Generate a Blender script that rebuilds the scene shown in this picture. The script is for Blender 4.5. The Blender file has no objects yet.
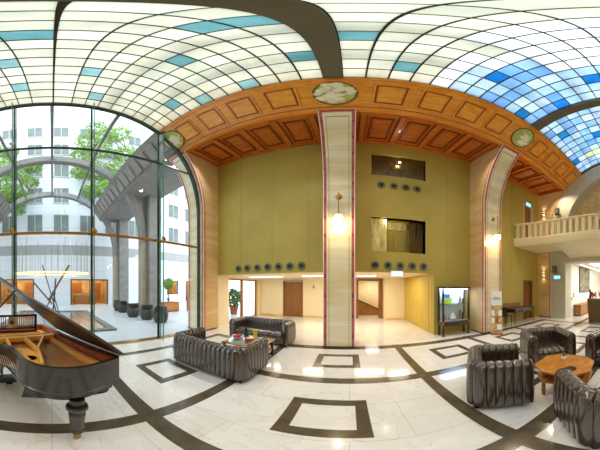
import bpy, bmesh, math, random
from mathutils import Vector, Matrix
random.seed(7)
SC = bpy.context.scene
COL = SC.collection
PI = math.pi
R = math.radians

# ------------------------------------------------------------------ helpers
class MB:
    def __init__(self):
        self.bm = bmesh.new()
    def _mi(self, faces, mi):
        for f in faces:
            f.material_index = mi
    def box(self, c, s, rz=0, mi=0, rx=0, ry=0):
        m = Matrix.Translation(c) @ Matrix.Rotation(rz, 4, 'Z') @ Matrix.Rotation(ry, 4, 'Y') @ Matrix.Rotation(rx, 4, 'X') @ Matrix.Diagonal((s[0], s[1], s[2], 1))
        r = bmesh.ops.create_cube(self.bm, size=1, matrix=m)
        fs = set(f for v in r['verts'] for f in v.link_faces)
        self._mi(fs, mi)
        return self
    def bb(self, a, b, mi=0):
        return self.box([(a[i] + b[i]) / 2 for i in range(3)], [abs(b[i] - a[i]) for i in range(3)], mi=mi)
    def prism(self, pts, vec, mi=0):
        vec = Vector(vec)
        a = [self.bm.verts.new(p) for p in pts]
        b = [self.bm.verts.new(Vector(p) + vec) for p in pts]
        n = len(a)
        fs = [self.bm.faces.new(a), self.bm.faces.new(b[::-1])]
        for i in range(n):
            fs.append(self.bm.faces.new((a[i], b[i], b[(i + 1) % n], a[(i + 1) % n])))
        self._mi(fs, mi)
        return self
    def grid(self, rows, mi=0, cu=False, cv=False):
        vs = [[self.bm.verts.new(p) for p in r] for r in rows]
        nu, nv = len(vs), len(vs[0])
        for i in range(nu if cu else nu - 1):
            for j in range(nv if cv else nv - 1):
                f = self.bm.faces.new((vs[i][j], vs[(i + 1) % nu][j], vs[(i + 1) % nu][(j + 1) % nv], vs[i][(j + 1) % nv]))
                f.material_index = mi
        return vs
    def tube(self, path, r, n=8, mi=0, closed=False):
        P = [Vector(p) for p in path]
        rows = []
        up = None
        for i, p in enumerate(P):
            if closed:
                t = P[(i + 1) % len(P)] - P[i - 1]
            else:
                t = P[min(i + 1, len(P) - 1)] - P[max(i - 1, 0)]
            t.normalize()
            if up is None:
                up = Vector((0, 0, 1)) if abs(t.z) < 0.9 else Vector((1, 0, 0))
            u = (up - t * up.dot(t)).normalized()
            w = t.cross(u)
            up = u
            rr = r[i] if isinstance(r, (list, tuple)) else r
            rows.append([p + (u * math.cos(a) + w * math.sin(a)) * rr for a in [2 * PI * k / n for k in range(n)]])
        vs = self.grid(rows, mi, cu=closed, cv=True)
        if not closed:
            self.bm.faces.new(vs[0]).material_index = mi
            self.bm.faces.new(vs[-1][::-1]).material_index = mi
        return self
    def lathe(self, prof, loc=(0, 0, 0), n=16, mi=0, M=None, sx=1, sy=1):
        M = Matrix.Translation(loc) @ (M or Matrix.Identity(4))
        rows = [[M @ Vector((r * math.cos(2 * PI * k / n) * sx, r * math.sin(2 * PI * k / n) * sy, z)) for k in range(n)] for r, z in prof]
        vs = self.grid(rows, mi, cv=True)
        if prof[0][0] > 1e-4: self.bm.faces.new(vs[0][::-1]).material_index = mi
        if prof[-1][0] > 1e-4: self.bm.faces.new(vs[-1]).material_index = mi
        return self
    def ball(self, c, r, mi=0, n=12, s=(1, 1, 1)):
        m = Matrix.Translation(c) @ Matrix.Diagonal((r * s[0], r * s[1], r * s[2], 1))
        q = bmesh.ops.create_uvsphere(self.bm, u_segments=n, v_segments=max(6, n // 2), radius=1, matrix=m)
        self._mi(set(f for v in q['verts'] for f in v.link_faces), mi)
        return self
    def build(self, name, mats, parent=None, smooth=35, bevel=0, seg=2):
        bm = self.bm
        bmesh.ops.remove_doubles(bm, verts=bm.verts, dist=1e-5)
        bmesh.ops.recalc_face_normals(bm, faces=bm.faces)
        me = bpy.data.meshes.new(name)
        bm.to_mesh(me); bm.free()
        if not isinstance(mats, (list, tuple)): mats = [mats]
        for m in mats: me.materials.append(m)
        o = bpy.data.objects.new(name, me)
        COL.objects.link(o)
        if smooth:
            me.polygons.foreach_set('use_smooth', [True] * len(me.polygons))
            me.set_sharp_from_angle(angle=R(smooth))
        if bevel:
            b = o.modifiers.new('bevel', 'BEVEL'); b.width = bevel; b.segments = seg; b.limit_method = 'ANGLE'; b.angle_limit = R(40)
        if parent is not None: o.parent = parent
        return o

def tag(o, label, cat, group=None, kind=None):
    o['label'] = label; o['category'] = cat
    if group: o['group'] = group
    if kind: o['kind'] = kind
    return o
def empty(name, loc=(0, 0, 0), rz=0, label=None, cat=None, group=None):
    o = bpy.data.objects.new(name, None)
    COL.objects.link(o)
    o.empty_display_size = 0.1
    o.location = loc; o.rotation_euler = (0, 0, rz)
    if label: tag(o, label, cat, group)
    return o
def struct(o, label=None, cat=None):
    o['kind'] = 'structure'
    if label: o['label'] = label
    if cat: o['category'] = cat
    return o
def dup(root, label, loc=None, rz=None):
    c = root.copy(); COL.objects.link(c)
    if loc is not None: c.location = loc
    if rz is not None: c.rotation_euler = (0, 0, rz)
    if label: c['label'] = label
    def rec(a, b):
        for ch in list(a.children):
            d = ch.copy(); COL.objects.link(d); d.parent = b
            rec(ch, d)
    rec(root, c)
    return c
def rz_of(fx, fy):          # rotation that turns local +Y into the facing direction
    return math.atan2(-fx, fy)

# ------------------------------------------------------------------ materials
def newmat(name):
    m = bpy.data.materials.new(name); m.use_nodes = True
    nt = m.node_tree
    return m, nt, nt.nodes['Principled BSDF'], nt.nodes['Material Output']
def lin(c):
    return tuple(((x / 255) / 12.92 if x / 255 <= 0.04045 else ((x / 255 + 0.055) / 1.055) ** 2.4) for x in c)
def pm(name, col, rough=0.5, metal=0.0, spec=0.5, var=0.0, vscale=4.0, bump=0.0, coat=0.0, stretch=(1, 1, 1), bscale=None):
    m, nt, b, out = newmat(name)
    c = lin(col)
    b.inputs['Roughness'].default_value = rough
    b.inputs['Metallic'].default_value = metal
    b.inputs['Specular IOR Level'].default_value = spec
    b.inputs['Coat Weight'].default_value = coat
    b.inputs['Coat Roughness'].default_value = 0.06
    b.inputs['Base Color'].default_value = (*c, 1)
    if var or bump:
        tc = nt.nodes.new('ShaderNodeTexCoord')
        mp = nt.nodes.new('ShaderNodeMapping'); mp.inputs['Scale'].default_value = stretch
        nz = nt.nodes.new('ShaderNodeTexNoise'); nz.inputs['Scale'].default_value = vscale; nz.inputs['Detail'].default_value = 5
        nt.links.new(tc.outputs['Object'], mp.inputs['Vector']); nt.links.new(mp.outputs['Vector'], nz.inputs['Vector'])
        if var:
            rp = nt.nodes.new('ShaderNodeValToRGB')
            rp.color_ramp.elements[0].position = 0.3; rp.color_ramp.elements[1].position = 0.7
            rp.color_ramp.elements[0].color = (*[x * (1 - var) for x in c], 1)
            rp.color_ramp.elements[1].color = (*[min(1, x * (1 + var)) for x in c], 1)
            nt.links.new(nz.outputs['Fac'], rp.inputs['Fac']); nt.links.new(rp.outputs['Color'], b.inputs['Base Color'])
        if bump:
            bp = nt.nodes.new('ShaderNodeBump'); bp.inputs['Strength'].default_value = bump; bp.inputs['Distance'].default_value = 0.02
            if bscale:
                nz2 = nt.nodes.new('ShaderNodeTexNoise'); nz2.inputs['Scale'].default_value = bscale
                nt.links.new(mp.outputs['Vector'], nz2.inputs['Vector']); nt.links.new(nz2.outputs['Fac'], bp.inputs['Height'])
            else:
                nt.links.new(nz.outputs['Fac'], bp.inputs['Height'])
            nt.links.new(bp.outputs['Normal'], b.inputs['Normal'])
    return m
def emat(name, col, strength):
    m, nt, b, out = newmat(name)
    e = nt.nodes.new('ShaderNodeEmission')
    e.inputs['Color'].default_value = (*lin(col), 1); e.inputs['Strength'].default_value = strength
    nt.links.new(e.outputs['Emission'], out.inputs['Surface'])
    return m
def glassmat(name, tint=(0.97, 0.99, 0.98), refl=0.06, rough=0.0):
    m, nt, b, out = newmat(name)
    t = nt.nodes.new('ShaderNodeBsdfTransparent'); t.inputs['Color'].default_value = (*tint, 1)
    g = nt.nodes.new('ShaderNodeBsdfGlossy'); g.inputs['Roughness'].default_value = rough
    fr = nt.nodes.new('ShaderNodeFresnel'); fr.inputs['IOR'].default_value = 1.45
    mx = nt.nodes.new('ShaderNodeMixShader')
    ge = nt.nodes.new('ShaderNodeNewGeometry'); iv = nt.nodes.new('ShaderNodeMath'); iv.operation = 'SUBTRACT'; iv.inputs[0].default_value = 1
    ml = nt.nodes.new('ShaderNodeMath'); ml.operation = 'MULTIPLY'
    nt.links.new(ge.outputs['Backfacing'], iv.inputs[1]); nt.links.new(iv.outputs[0], ml.inputs[0]); nt.links.new(fr.outputs['Fac'], ml.inputs[1])
    nt.links.new(ml.outputs[0], mx.inputs['Fac'])
    nt.links.new(t.outputs[0], mx.inputs[1]); nt.links.new(g.outputs[0], mx.inputs[2])
    nt.links.new(mx.outputs[0], out.inputs['Surface'])
    return m
def panemat(name, col, mott=0.12):
    m, nt, b, out = newmat(name)
    tc = nt.nodes.new('ShaderNodeTexCoord')
    nz = nt.nodes.new('ShaderNodeTexNoise'); nz.inputs['Scale'].default_value = 2.2; nz.inputs['Detail'].default_value = 3
    nt.links.new(tc.outputs['Object'], nz.inputs['Vector'])
    rp = nt.nodes.new('ShaderNodeValToRGB'); c = lin(col)
    rp.color_ramp.elements[0].position = 0.3; rp.color_ramp.elements[1].position = 0.7
    rp.color_ramp.elements[0].color = (*[x * (1 - mott) for x in c], 1)
    rp.color_ramp.elements[1].color = (*[min(1, x * (1 + mott)) for x in c], 1)
    nt.links.new(nz.outputs['Fac'], rp.inputs['Fac'])
    t = nt.nodes.new('ShaderNodeBsdfTranslucent'); d = nt.nodes.new('ShaderNodeBsdfDiffuse')
    mx = nt.nodes.new('ShaderNodeMixShader'); mx.inputs['Fac'].default_value = 0.2
    nt.links.new(rp.outputs['Color'], t.inputs['Color']); nt.links.new(rp.outputs['Color'], d.inputs['Color'])
    nt.links.new(t.outputs[0], mx.inputs[1]); nt.links.new(d.outputs[0], mx.inputs[2])
    nt.links.new(mx.outputs[0], out.inputs['Surface'])
    return m
def marble(name, base, vein, rough, tile=0.8, joint=(0.55, 0.48, 0.36)):
    m, nt, b, out = newmat(name)
    N = nt.nodes.new; L = nt.links.new
    tc = N('ShaderNodeTexCoord')
    mp = N('ShaderNodeMapping'); mp.inputs['Scale'].default_value = (1, 1.6, 1); mp.inputs['Rotation'].default_value = (0, 0, 0.5)
    L(tc.outputs['Object'], mp.inputs['Vector'])
    nz = N('ShaderNodeTexNoise'); nz.inputs['Scale'].default_value = 1.1; nz.inputs['Detail'].default_value = 8; nz.inputs['Distortion'].default_value = 1.4
    L(mp.outputs['Vector'], nz.inputs['Vector'])
    rp = N('ShaderNodeValToRGB'); e = rp.color_ramp.elements
    cb, cv = lin(base), lin(vein)
    e[0].position = 0.36; e[0].color = (*cb, 1); e[1].position = 0.64; e[1].color = (*[x * 0.94 for x in cb], 1)
    q = rp.color_ramp.elements.new(0.50); q.color = (*cv, 1)
    q = rp.color_ramp.elements.new(0.485); q.color = (*cb, 1)
    q = rp.color_ramp.elements.new(0.515); q.color = (*[x * 0.97 for x in cb], 1)
    L(nz.outputs['Fac'], rp.inputs['Fac'])
    br = N('ShaderNodeTexBrick'); br.offset = 0.5
    br.inputs['Scale'].default_value = 1.0; br.inputs['Mortar Size'].default_value = 0.003
    br.inputs['Brick Width'].default_value = tile * 1.5; br.inputs['Row Height'].default_value = tile
    br.inputs['Color1'].default_value = (1, 1, 1, 1); br.inputs['Color2'].default_value = (0.95, 0.94, 0.92, 1); br.inputs['Mortar'].default_value = (*joint, 1)
    L(tc.outputs['Object'], br.inputs['Vector'])
    mu = N('ShaderNodeMix'); mu.data_type = 'RGBA'; mu.blend_type = 'MULTIPLY'; mu.inputs['Factor'].default_value = 0.8
    L(rp.outputs['Color'], mu.inputs['A']); L(br.outputs['Color'], mu.inputs['B'])
    L(mu.outputs['Result'], b.inputs['Base Color'])
    b.inputs['Roughness'].default_value = rough; b.inputs['Specular IOR Level'].default_value = 0.5
    return m
def banded(name, c1, c2, rough, axis_scale=(0.25, 0.25, 1.6), course=0.62):
    """honey onyx slabs: horizontal bands and thin course joints"""
    m, nt, b, out = newmat(name)
    N = nt.nodes.new; L = nt.links.new
    tc = N('ShaderNodeTexCoord'); mp = N('ShaderNodeMapping'); mp.inputs['Scale'].default_value = axis_scale
    L(tc.outputs['Object'], mp.inputs['Vector'])
    nz = N('ShaderNodeTexNoise'); nz.inputs['Scale'].default_value = 1.6; nz.inputs['Detail'].default_value = 7; nz.inputs['Distortion'].default_value = 0.6
    L(mp.outputs['Vector'], nz.inputs['Vector'])
    rp = N('ShaderNodeValToRGB'); e = rp.color_ramp.elements
    e[0].position = 0.35; e[0].color = (*lin(c1), 1); e[1].position = 0.66; e[1].color = (*lin(c2), 1)
    L(nz.outputs['Fac'], rp.inputs['Fac'])
    sp = N('ShaderNodeSeparateXYZ'); L(tc.outputs['Object'], sp.inputs['Vector'])
    mo = N('ShaderNodeMath'); mo.operation = 'MODULO'; mo.inputs[1].default_value = course
    L(sp.outputs['Z'], mo.inputs[0])
    lt = N('ShaderNodeMath'); lt.operation = 'LESS_THAN'; lt.inputs[1].default_value = 0.008
    L(mo.outputs[0], lt.inputs[0])
    mx = N('ShaderNodeMix'); mx.data_type = 'RGBA'; mx.inputs['B'].default_value = (*[x * 0.80 for x in lin(c1)], 1)
    L(lt.outputs[0], mx.inputs['Factor']); L(rp.outputs['Color'], mx.inputs['A'])
    L(mx.outputs['Result'], b.inputs['Base Color'])
    b.inputs['Roughness'].default_value = rough
    return m
def wood(name, c1, c2, rough=0.35, scale=3, stretch=(1, 8, 8), coat=0.0):
    m, nt, b, out = newmat(name)
    N = nt.nodes.new; L = nt.links.new
    tc = N('ShaderNodeTexCoord'); mp = N('ShaderNodeMapping'); mp.inputs['Scale'].default_value = stretch
    L(tc.outputs['Object'], mp.inputs['Vector'])
    nz = N('ShaderNodeTexNoise'); nz.inputs['Scale'].default_value = scale; nz.inputs['Detail'].default_value = 6; nz.inputs['Distortion'].default_value = 0.8
    L(mp.outputs['Vector'], nz.inputs['Vector'])
    rp = N('ShaderNodeValToRGB'); e = rp.color_ramp.elements
    e[0].position = 0.3; e[0].color = (*lin(c1), 1); e[1].position = 0.7; e[1].color = (*lin(c2), 1)
    L(nz.outputs['Fac'], rp.inputs['Fac']); L(rp.outputs['Color'], b.inputs['Base Color'])
    b.inputs['Roughness'].default_value = rough; b.inputs['Coat Weight'].default_value = coat; b.inputs['Coat Roughness'].default_value = 0.08
    return m
def facade(name, base, joint, rough):
    m, nt, b, out = newmat(name)
    N = nt.nodes.new; L = nt.links.new
    tc = N('ShaderNodeTexCoord')
    sp = N('ShaderNodeSeparateXYZ'); L(tc.outputs['Object'], sp.inputs[0])
    cb = N('ShaderNodeCombineXYZ'); L(sp.outputs['Y'], cb.inputs['X']); L(sp.outputs['Z'], cb.inputs['Y'])
    br = N('ShaderNodeTexBrick'); br.offset = 0
    br.inputs['Scale'].default_value = 1; br.inputs['Mortar Size'].default_value = 0.012; br.inputs['Brick Width'].default_value = 2.55; br.inputs['Row Height'].default_value = 1.1
    br.inputs['Color1'].default_value = (*lin(base), 1); br.inputs['Color2'].default_value = (*[x * 0.97 for x in lin(base)], 1); br.inputs['Mortar'].default_value = (*lin(joint), 1)
    L(cb.outputs[0], br.inputs['Vector']); L(br.outputs['Color'], b.inputs['Base Color'])
    b.inputs['Roughness'].default_value = rough
    return m

M = {}
M['marble'] = marble('cream_marble', (234, 231, 226), (220, 213, 202), 0.10)
M['band'] = pm('dark_marble', (88, 78, 60), 0.16, var=0.25, vscale=5)
M['olive'] = pm('olive_fabric_wall', (182, 162, 76), 0.6, var=0.06, vscale=1.2, bump=0.05, bscale=60)
M['olive_panel'] = pm('olive_panel', (196, 168, 74), 0.5, var=0.04, vscale=2)
M['cream_wall'] = pm('cream_paint', (240, 226, 192), 0.6, var=0.03, vscale=1)
M['white_wall'] = pm('white_paint', (238, 234, 224), 0.6, var=0.03, vscale=1)
M['plaster'] = pm('grey_plaster', (196, 192, 172), 0.6, var=0.05, vscale=1.5)
M['balc'] = pm('balcony_plaster', (226, 214, 176), 0.55, var=0.04, vscale=1.2)
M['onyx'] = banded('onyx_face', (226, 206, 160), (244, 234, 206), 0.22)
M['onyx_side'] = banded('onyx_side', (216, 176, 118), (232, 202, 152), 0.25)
M['stone'] = banded('stone_cladding', (214, 178, 116), (232, 206, 154), 0.4, (0.6, 0.6, 0.9), 1.1)
M['red_in'] = pm('red_inlay', (188, 92, 92), 0.3, var=0.25, vscale=14)
M['blue_in'] = pm('blue_inlay', (70, 46, 110), 0.3, var=0.2, vscale=9)
M['white_in'] = pm('white_inlay', (240, 226, 210), 0.3, var=0.05)
M['green_in'] = pm('green_inlay', (158, 168, 96), 0.3, var=0.15, vscale=9)
M['wood_orange'] = wood('cornice_wood', (224, 132, 34), (250, 176, 68), 0.36, 2.2, (1.2, 6, 6), 0.3)
M['wood_inset'] = wood('cornice_panel_wood', (228, 138, 36), (254, 184, 74), 0.38, 2.2, (1.2, 6, 6), 0.3)
M['wood_line'] = pm('cornice_moulding_wood', (150, 76, 22), 0.4, var=0.15, vscale=6)
M['wood_red'] = wood('soffit_wood', (178, 92, 30), (216, 122, 44), 0.32, 2, (1.2, 6, 6), 0.35)
M['wood_red2'] = pm('soffit_moulding_wood', (132, 58, 18), 0.35, var=0.2, vscale=6, coat=0.3)
M['wood_door'] = wood('door_wood', (126, 78, 26), (152, 98, 38), 0.4, 3, (8, 8, 1))
M['wood_table'] = wood('table_wood', (168, 98, 32), (204, 136, 56), 0.12, 3, (1.5, 7, 7), 0.6)
M['wood_dark'] = pm('dark_wood', (52, 36, 26), 0.3, var=0.2, vscale=7, coat=0.3)
M['wood_mid'] = wood('mid_wood', (140, 92, 40), (172, 118, 58), 0.4, 3, (2, 6, 6))
M['leather'] = pm('brown_black_leather', (54, 38, 27), 0.23, spec=1.0, var=0.12, vscale=5, coat=0.5)
M['piano'] = pm('piano_lacquer', (44, 42, 36), 0.27, spec=0.7, var=0.1, vscale=2, coat=0.3)
M['black'] = pm('satin_black', (20, 19, 18), 0.35, var=0.1)
M['gold'] = pm('gilt_iron', (255, 186, 80), 0.34, metal=0.1, var=0.12, vscale=5)
M['brass'] = pm('brass', (190, 140, 60), 0.25, metal=0.9, var=0.1)
M['soundboard'] = wood('soundboard_spruce', (198, 130, 68), (226, 168, 98), 0.4, 3, (1, 9, 9))
M['rim_in'] = wood('inner_rim_mahogany', (122, 44, 14), (168, 72, 26), 0.28, 3, (1, 6, 6), 0.4)
M['copperwire'] = pm('copper_strings', (224, 176, 124), 0.35, metal=0.4, var=0.1)
M['felt'] = pm('green_felt', (118, 112, 40), 0.9, var=0.2, vscale=12)
M['green_metal'] = pm('dark_green_metal', (48, 58, 44), 0.35, metal=0.3, var=0.1)
M['lead'] = pm('glazing_bar', (46, 42, 32), 0.45, var=0.1)
M['ribmat'] = pm('olive_grey_rib', (104, 96, 74), 0.5, var=0.08, vscale=2)
M['concrete'] = pm('grey_concrete', (124, 121, 116), 0.8, var=0.14, vscale=2.2, bump=0.15, bscale=9)
M['concrete_b'] = pm('warm_concrete', (152, 142, 126), 0.8, var=0.1, vscale=2.2)
M['facade'] = facade('white_facade', (206, 208, 210), (172, 176, 182), 0.6)
M['facade_band'] = pm('grey_band', (150, 150, 148), 0.7, var=0.08, vscale=1)
M['paving'] = facade('white_paving', (228, 228, 228), (196, 198, 200), 0.35)
M['paving'] = marble('courtyard_paving', (206, 210, 214), (188, 193, 200), 0.35, 1.0, (0.7, 0.72, 0.75))
M['poolstone'] = pm('pool_kerb_stone', (118, 120, 114), 0.5, var=0.15, vscale=4)
M['water'] = pm('pool_water', (128, 134, 130), 0.05, spec=0.7, var=0.35, vscale=5, bump=0.35, bscale=7)
M['winglass'] = pm('dim_window_glass', (104, 112, 106), 0.35, spec=0.4, var=0.25, vscale=0.7)
M['winframe'] = pm('window_frame_grey', (170, 174, 178), 0.5, var=0.05)
M['glass'] = glassmat('clear_glass')
M['glass_green'] = glassmat('green_glass', (0.84, 0.93, 0.89))
M['glassedge'] = pm('green_glass_edge', (84, 128, 112), 0.2, var=0.1)
M['chrome'] = pm('brushed_steel', (196, 190, 178), 0.25, metal=0.9, var=0.05)
M['nozzle'] = pm('nozzle_grey', (112, 118, 84), 0.65, var=0.08)
M['globe'] = emat('lamp_glow', (255, 226, 170), 8)
M['spotglow'] = emat('spot_glow', (255, 240, 214), 30)
M['strip'] = emat('ceiling_strip_glow', (255, 246, 226), 3)
M['panel_glow'] = emat('reception_light_glow', (255, 250, 240), 1.6)
M['exit'] = emat('exit_sign_glow', (120, 205, 235), 1.0)
M['exit2'] = emat('pale_exit_sign_glow', (200, 206, 250), 1.0)
M['exitfig'] = emat('exit_sign_mark', (250, 255, 255), 1.2)
M['case_glow'] = emat('case_light', (205, 224, 255), 14)
M['case_in'] = pm('case_backing', (214, 224, 240), 0.5, var=0.1, vscale=3)
M['leaf'] = pm('tree_leaf', (122, 156, 62), 0.55, var=0.35, vscale=2.5)
M['leaf_dark'] = pm('plant_leaf', (62, 106, 46), 0.5, var=0.3, vscale=6)
M['bark'] = pm('tree_bark', (92, 74, 56), 0.9, var=0.25, vscale=6)
M['wicker'] = pm('dark_wicker', (60, 56, 52), 0.6, var=0.3, vscale=12, bump=0.4, bscale=40)
M['wicker_b'] = pm('brown_wicker', (96, 80, 58), 0.6, var=0.3, vscale=12, bump=0.4, bscale=40)
M['orangewood'] = wood('lit_orange_wood', (170, 96, 34), (206, 134, 62), 0.5, 3, (1, 1, 6))
M['lit_room'] = emat('lit_room_glow', (255, 224, 170), 2.8)
M['lit_back'] = pm('lit_room_panelling', (206, 164, 104), 0.5, var=0.3, vscale=1.5)
M['ringglow'] = emat('ring_glow', (255, 206, 130), 2.2)
M['bronze'] = pm('bronze_pole', (132, 96, 62), 0.3, metal=0.7, var=0.15)
M['steel_dark'] = pm('dark_steel_pole', (78, 90, 96), 0.3, metal=0.6, var=0.1)
M['gold_screen'] = pm('gold_screen', (250, 216, 144), 0.35, metal=0.15, var=0.35, vscale=5, stretch=(2.2, 1, 0.6), bump=0.5, bscale=9)
M['bronze_screen'] = pm('bronze_screen', (112, 94, 54), 0.25, metal=0.6, var=0.4, vscale=6, stretch=(2.6, 1, 0.7), bump=0.5, bscale=9)
M['white_glaze'] = pm('white_porcelain', (236, 238, 240), 0.15, var=0.03)
M['yellow_glass'] = pm('yellow_glass', (226, 200, 50), 0.15, var=0.1)
M['red'] = pm('red_petals', (196, 40, 44), 0.5, var=0.2)
M['pink'] = pm('pink_petals', (222, 60, 110), 0.5, var=0.2)
M['blueprint'] = pm('blue_print', (60, 86, 150), 0.5, var=0.5, vscale=14)
M['paper'] = pm('white_paper', (246, 244, 238), 0.6, var=0.02)
M['photo_print'] = pm('leaflet_print', (206, 168, 116), 0.5, var=0.45, vscale=11)
M['greyline'] = pm('print_grey', (170, 170, 170), 0.6, var=0.05)
M['lime_print'] = pm('green_print', (176, 196, 60), 0.5, var=0.3, vscale=9)
M['painting'] = pm('abstract_canvas', (130, 124, 100), 0.6, var=0.75, vscale=6)
M['relief'] = pm('medallion_relief', (250, 240, 212), 0.5, var=0.08, vscale=6)
M['relief_green'] = pm('medallion_green', (184, 192, 110), 0.5, var=0.2, vscale=6)
M['medrim'] = pm('medallion_rim', (118, 92, 44), 0.4, var=0.1)
M['marq'] = pm('marquetry_line', (176, 130, 74), 0.45, var=0.1)
M['terracotta'] = pm('terracotta', (150, 84, 48), 0.7, var=0.2, vscale=5)
M['copper'] = pm('copper_box', (206, 122, 46), 0.3, metal=0.5, var=0.1)
M['statue'] = pm('dark_bronze', (44, 40, 38), 0.4, metal=0.4, var=0.1)

# ------------------------------------------------------------------ the hall's cross-section (looking along X)
PA, PB, PC, PN = 5.16, 5.02, 4.36, 2.1
def zprof(y, off=0.0):
    a, b = PA + off, PB + off
    return PC + b * max(0.0, 1 - (abs(y) / a) ** PN) ** (1 / PN)
def yprof(z):
    if z <= PC: return 5.13
    return min(5.13, PA * max(0.0, 1 - ((z - PC) / PB) ** PN) ** (1 / PN))
YV, NC, YC = 3.31, 18, .03
_t = [-YV + 2 * YV * i / 2000 for i in range(2001)]
_s = [0.0]
for i in range(2000):
    _s.append(_s[-1] + math.hypot(_t[i + 1] - _t[i], zprof(_t[i + 1]) - zprof(_t[i])))
_sc = next(_s[i] for i in range(2001) if _t[i] >= YC)
def vault(q, off=0.0):             # q in cells 0..18 across the vault -> (y, z), off outwards
    c8 = .3757                     # the two cells at the crown are a little wider
    if q <= 8: s = c8 * q
    elif q >= 10: s = _s[-1] - c8 * (18 - q)
    elif q <= 9: s = c8 * 8 + (_sc - c8 * 8) * (q - 8)
    else: s = _sc + (_s[-1] - c8 * 8 - _sc) * (q - 9)
    k = min(1999, max(0, next((i for i in range(2001) if _s[i] >= s), 2000) - 1))
    f = (s - _s[k]) / (_s[k + 1] - _s[k])
    y = _t[k] + f * (_t[k + 1] - _t[k])
    dy = 0.01
    tz = (zprof(y + dy) - zprof(y - dy)) / (2 * dy)
    n = Vector((-tz, 1)).normalized()
    return (y + n.x * off, zprof(y) + n.y * off)
def q19(q):                        # cell index on a 19-cell scale -> 18-cell scale
    s = q / 19 * _s[-1]
    if s <= .3757 * 8: return s / .3757
    if s >= _s[-1] - .3757 * 8: return 18 - (_s[-1] - s) / .3757
    return 8.5 if s < _sc else 9.5

XW, XE, YO = -5.25, 9.25, 6.0       # window plane, end wall, olive wall
RIBX = [-5.42, -0.285, 4.85, 9.7]   # pillars and ribs

# ---- floor with inlaid bands and squares
f = MB()
f.bb((XW, -6.2, -0.2), (17.2, 10.6, 0))
xb = [-4.28, -1.84, 1.31, 3.69, 6.01, 8.4]
T = 0.0015
for x in xb:
    f.bb((x - .095, -5.3, 0.0002), (x + .095, 5.3, T), 1)
f.bb((12.0, -4.2, 0.0002), (12.19, 4.2, T), 1)
for y in (1.05, 3.15):
    for s in (1, -1):
        f.bb((-4.375, s * y - .105, 0.0002), (16.9, s * y + .105, T + .0005), 1)
for s in (1, -1):
    f.bb((-4.375, s * 5.13 - .14, 0.0002), (8.5, s * 5.13 + .14, T + .0005), 1)
def inlay_square(cx, cy, w=.97, h=.84, b=.15):
    for s in (1, -1):
        f.bb((cx - w / 2, cy + s * h / 2 - s * b, 0.0002), (cx + w / 2, cy + s * h / 2, T), 1)
        f.bb((cx + s * w / 2 - s * b, cy - h / 2 + b, 0.0002), (cx + s * w / 2, cy + h / 2 - b, T), 1)
for cx in (-3.05, -.265, 2.51, 4.85, 7.2, 10.3, 13.6):
    for cy in (0, 2.08, 4.17):
        for s in ((1, -1) if cy else (1,)):
            if cx > 9 and cy > 3: continue
            inlay_square(cx, s * cy)
struct(f.build('floor', [M['marble'], M['band']], smooth=0), 'polished cream marble floor with dark inlaid bands and squares', 'floor')

# ---- olive side wall (y = 6), with openings
w = MB()
def slab_y(x0, x1, z0, z1, mi=0, y0=YO, y1=YO + .25): w.bb((x0, y0, z0), (x1, y1, z1), mi)
slab_y(-5.6, .70, 2.2, 7.75)
slab_y(.70, 2.55, 2.2, 2.86); slab_y(.70, 2.55, 4.06, 5.80); slab_y(.70, 2.55, 6.87, 7.75)
slab_y(2.55, 2.87, 2.2, 7.75); slab_y(2.87, 7.86, 0, 7.75)
slab_y(7.86, 8.64, 2.08, 4.14); slab_y(7.86, 8.64, 6.40, 7.75); slab_y(8.64, 9.6, 0, 7.75)
# thin vertical cloth joints
for x in (-3.9, -2.6, -1.3, 3.4, 5.9, 6.9):
    w.bb((x - .006, YO - .003, 2.25), (x + .006, YO + .05, 7.6), 1)
struct(w.build('wall_north', [M['olive'], pm('olive_joint', (158, 138, 62), .6, var=.05)], smooth=0), 'tall olive cloth wall behind the pillars', 'wall')

# the recess below it
w = MB()
w.bb((-5.45, YO + .25, 2.2), (3.2, 12.4, 2.4))
struct(w.build('ceiling_recess', M['cream_wall'], smooth=0), 'low cream ceiling of the recess', 'ceiling')
w = MB()
w.bb((-5.25, 10.4, 0), (-3.78, 10.6, 2.2)); w.bb((-3.78, 10.4, 2.08), (-2.62, 10.6, 2.2)); w.bb((-2.62, 10.4, 0), (.36, 10.6, 2.2))
w.bb((.36, 10.4, 2.12), (1.80, 10.6, 2.2)); w.bb((1.80, 9.6, 0), (2.87, 10.6, 2.2))
w.bb((-.2, 12.2, 0), (3.0, 12.4, 2.2)); w.bb((-.2, 10.6, 0), (0, 12.2, 2.2)); w.bb((2.8, 10.6, 0), (3.0, 12.2, 2.2))
struct(w.build('wall_recess', M['cream_wall'], smooth=0), 'cream back wall of the recess', 'wall')
w = MB(); w.bb((-.2, 10.6, -.2), (3.0, 12.4, 0)); struct(w.build('floor_stairwell', M['marble'], smooth=0), 'marble floor of the stair lobby', 'floor')
w = MB(); w.bb((-5.25, 10.375, 0), (-3.80, 10.4, .1)); w.bb((-2.60, 10.375, 0), (.30, 10.4, .1)); w.bb((1.86, 9.575, 0), (2.85, 9.6, .1))
struct(w.build('baseboard_recess', M['stone'], smooth=0), 'pale stone skirting in the recess', 'baseboard')
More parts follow.
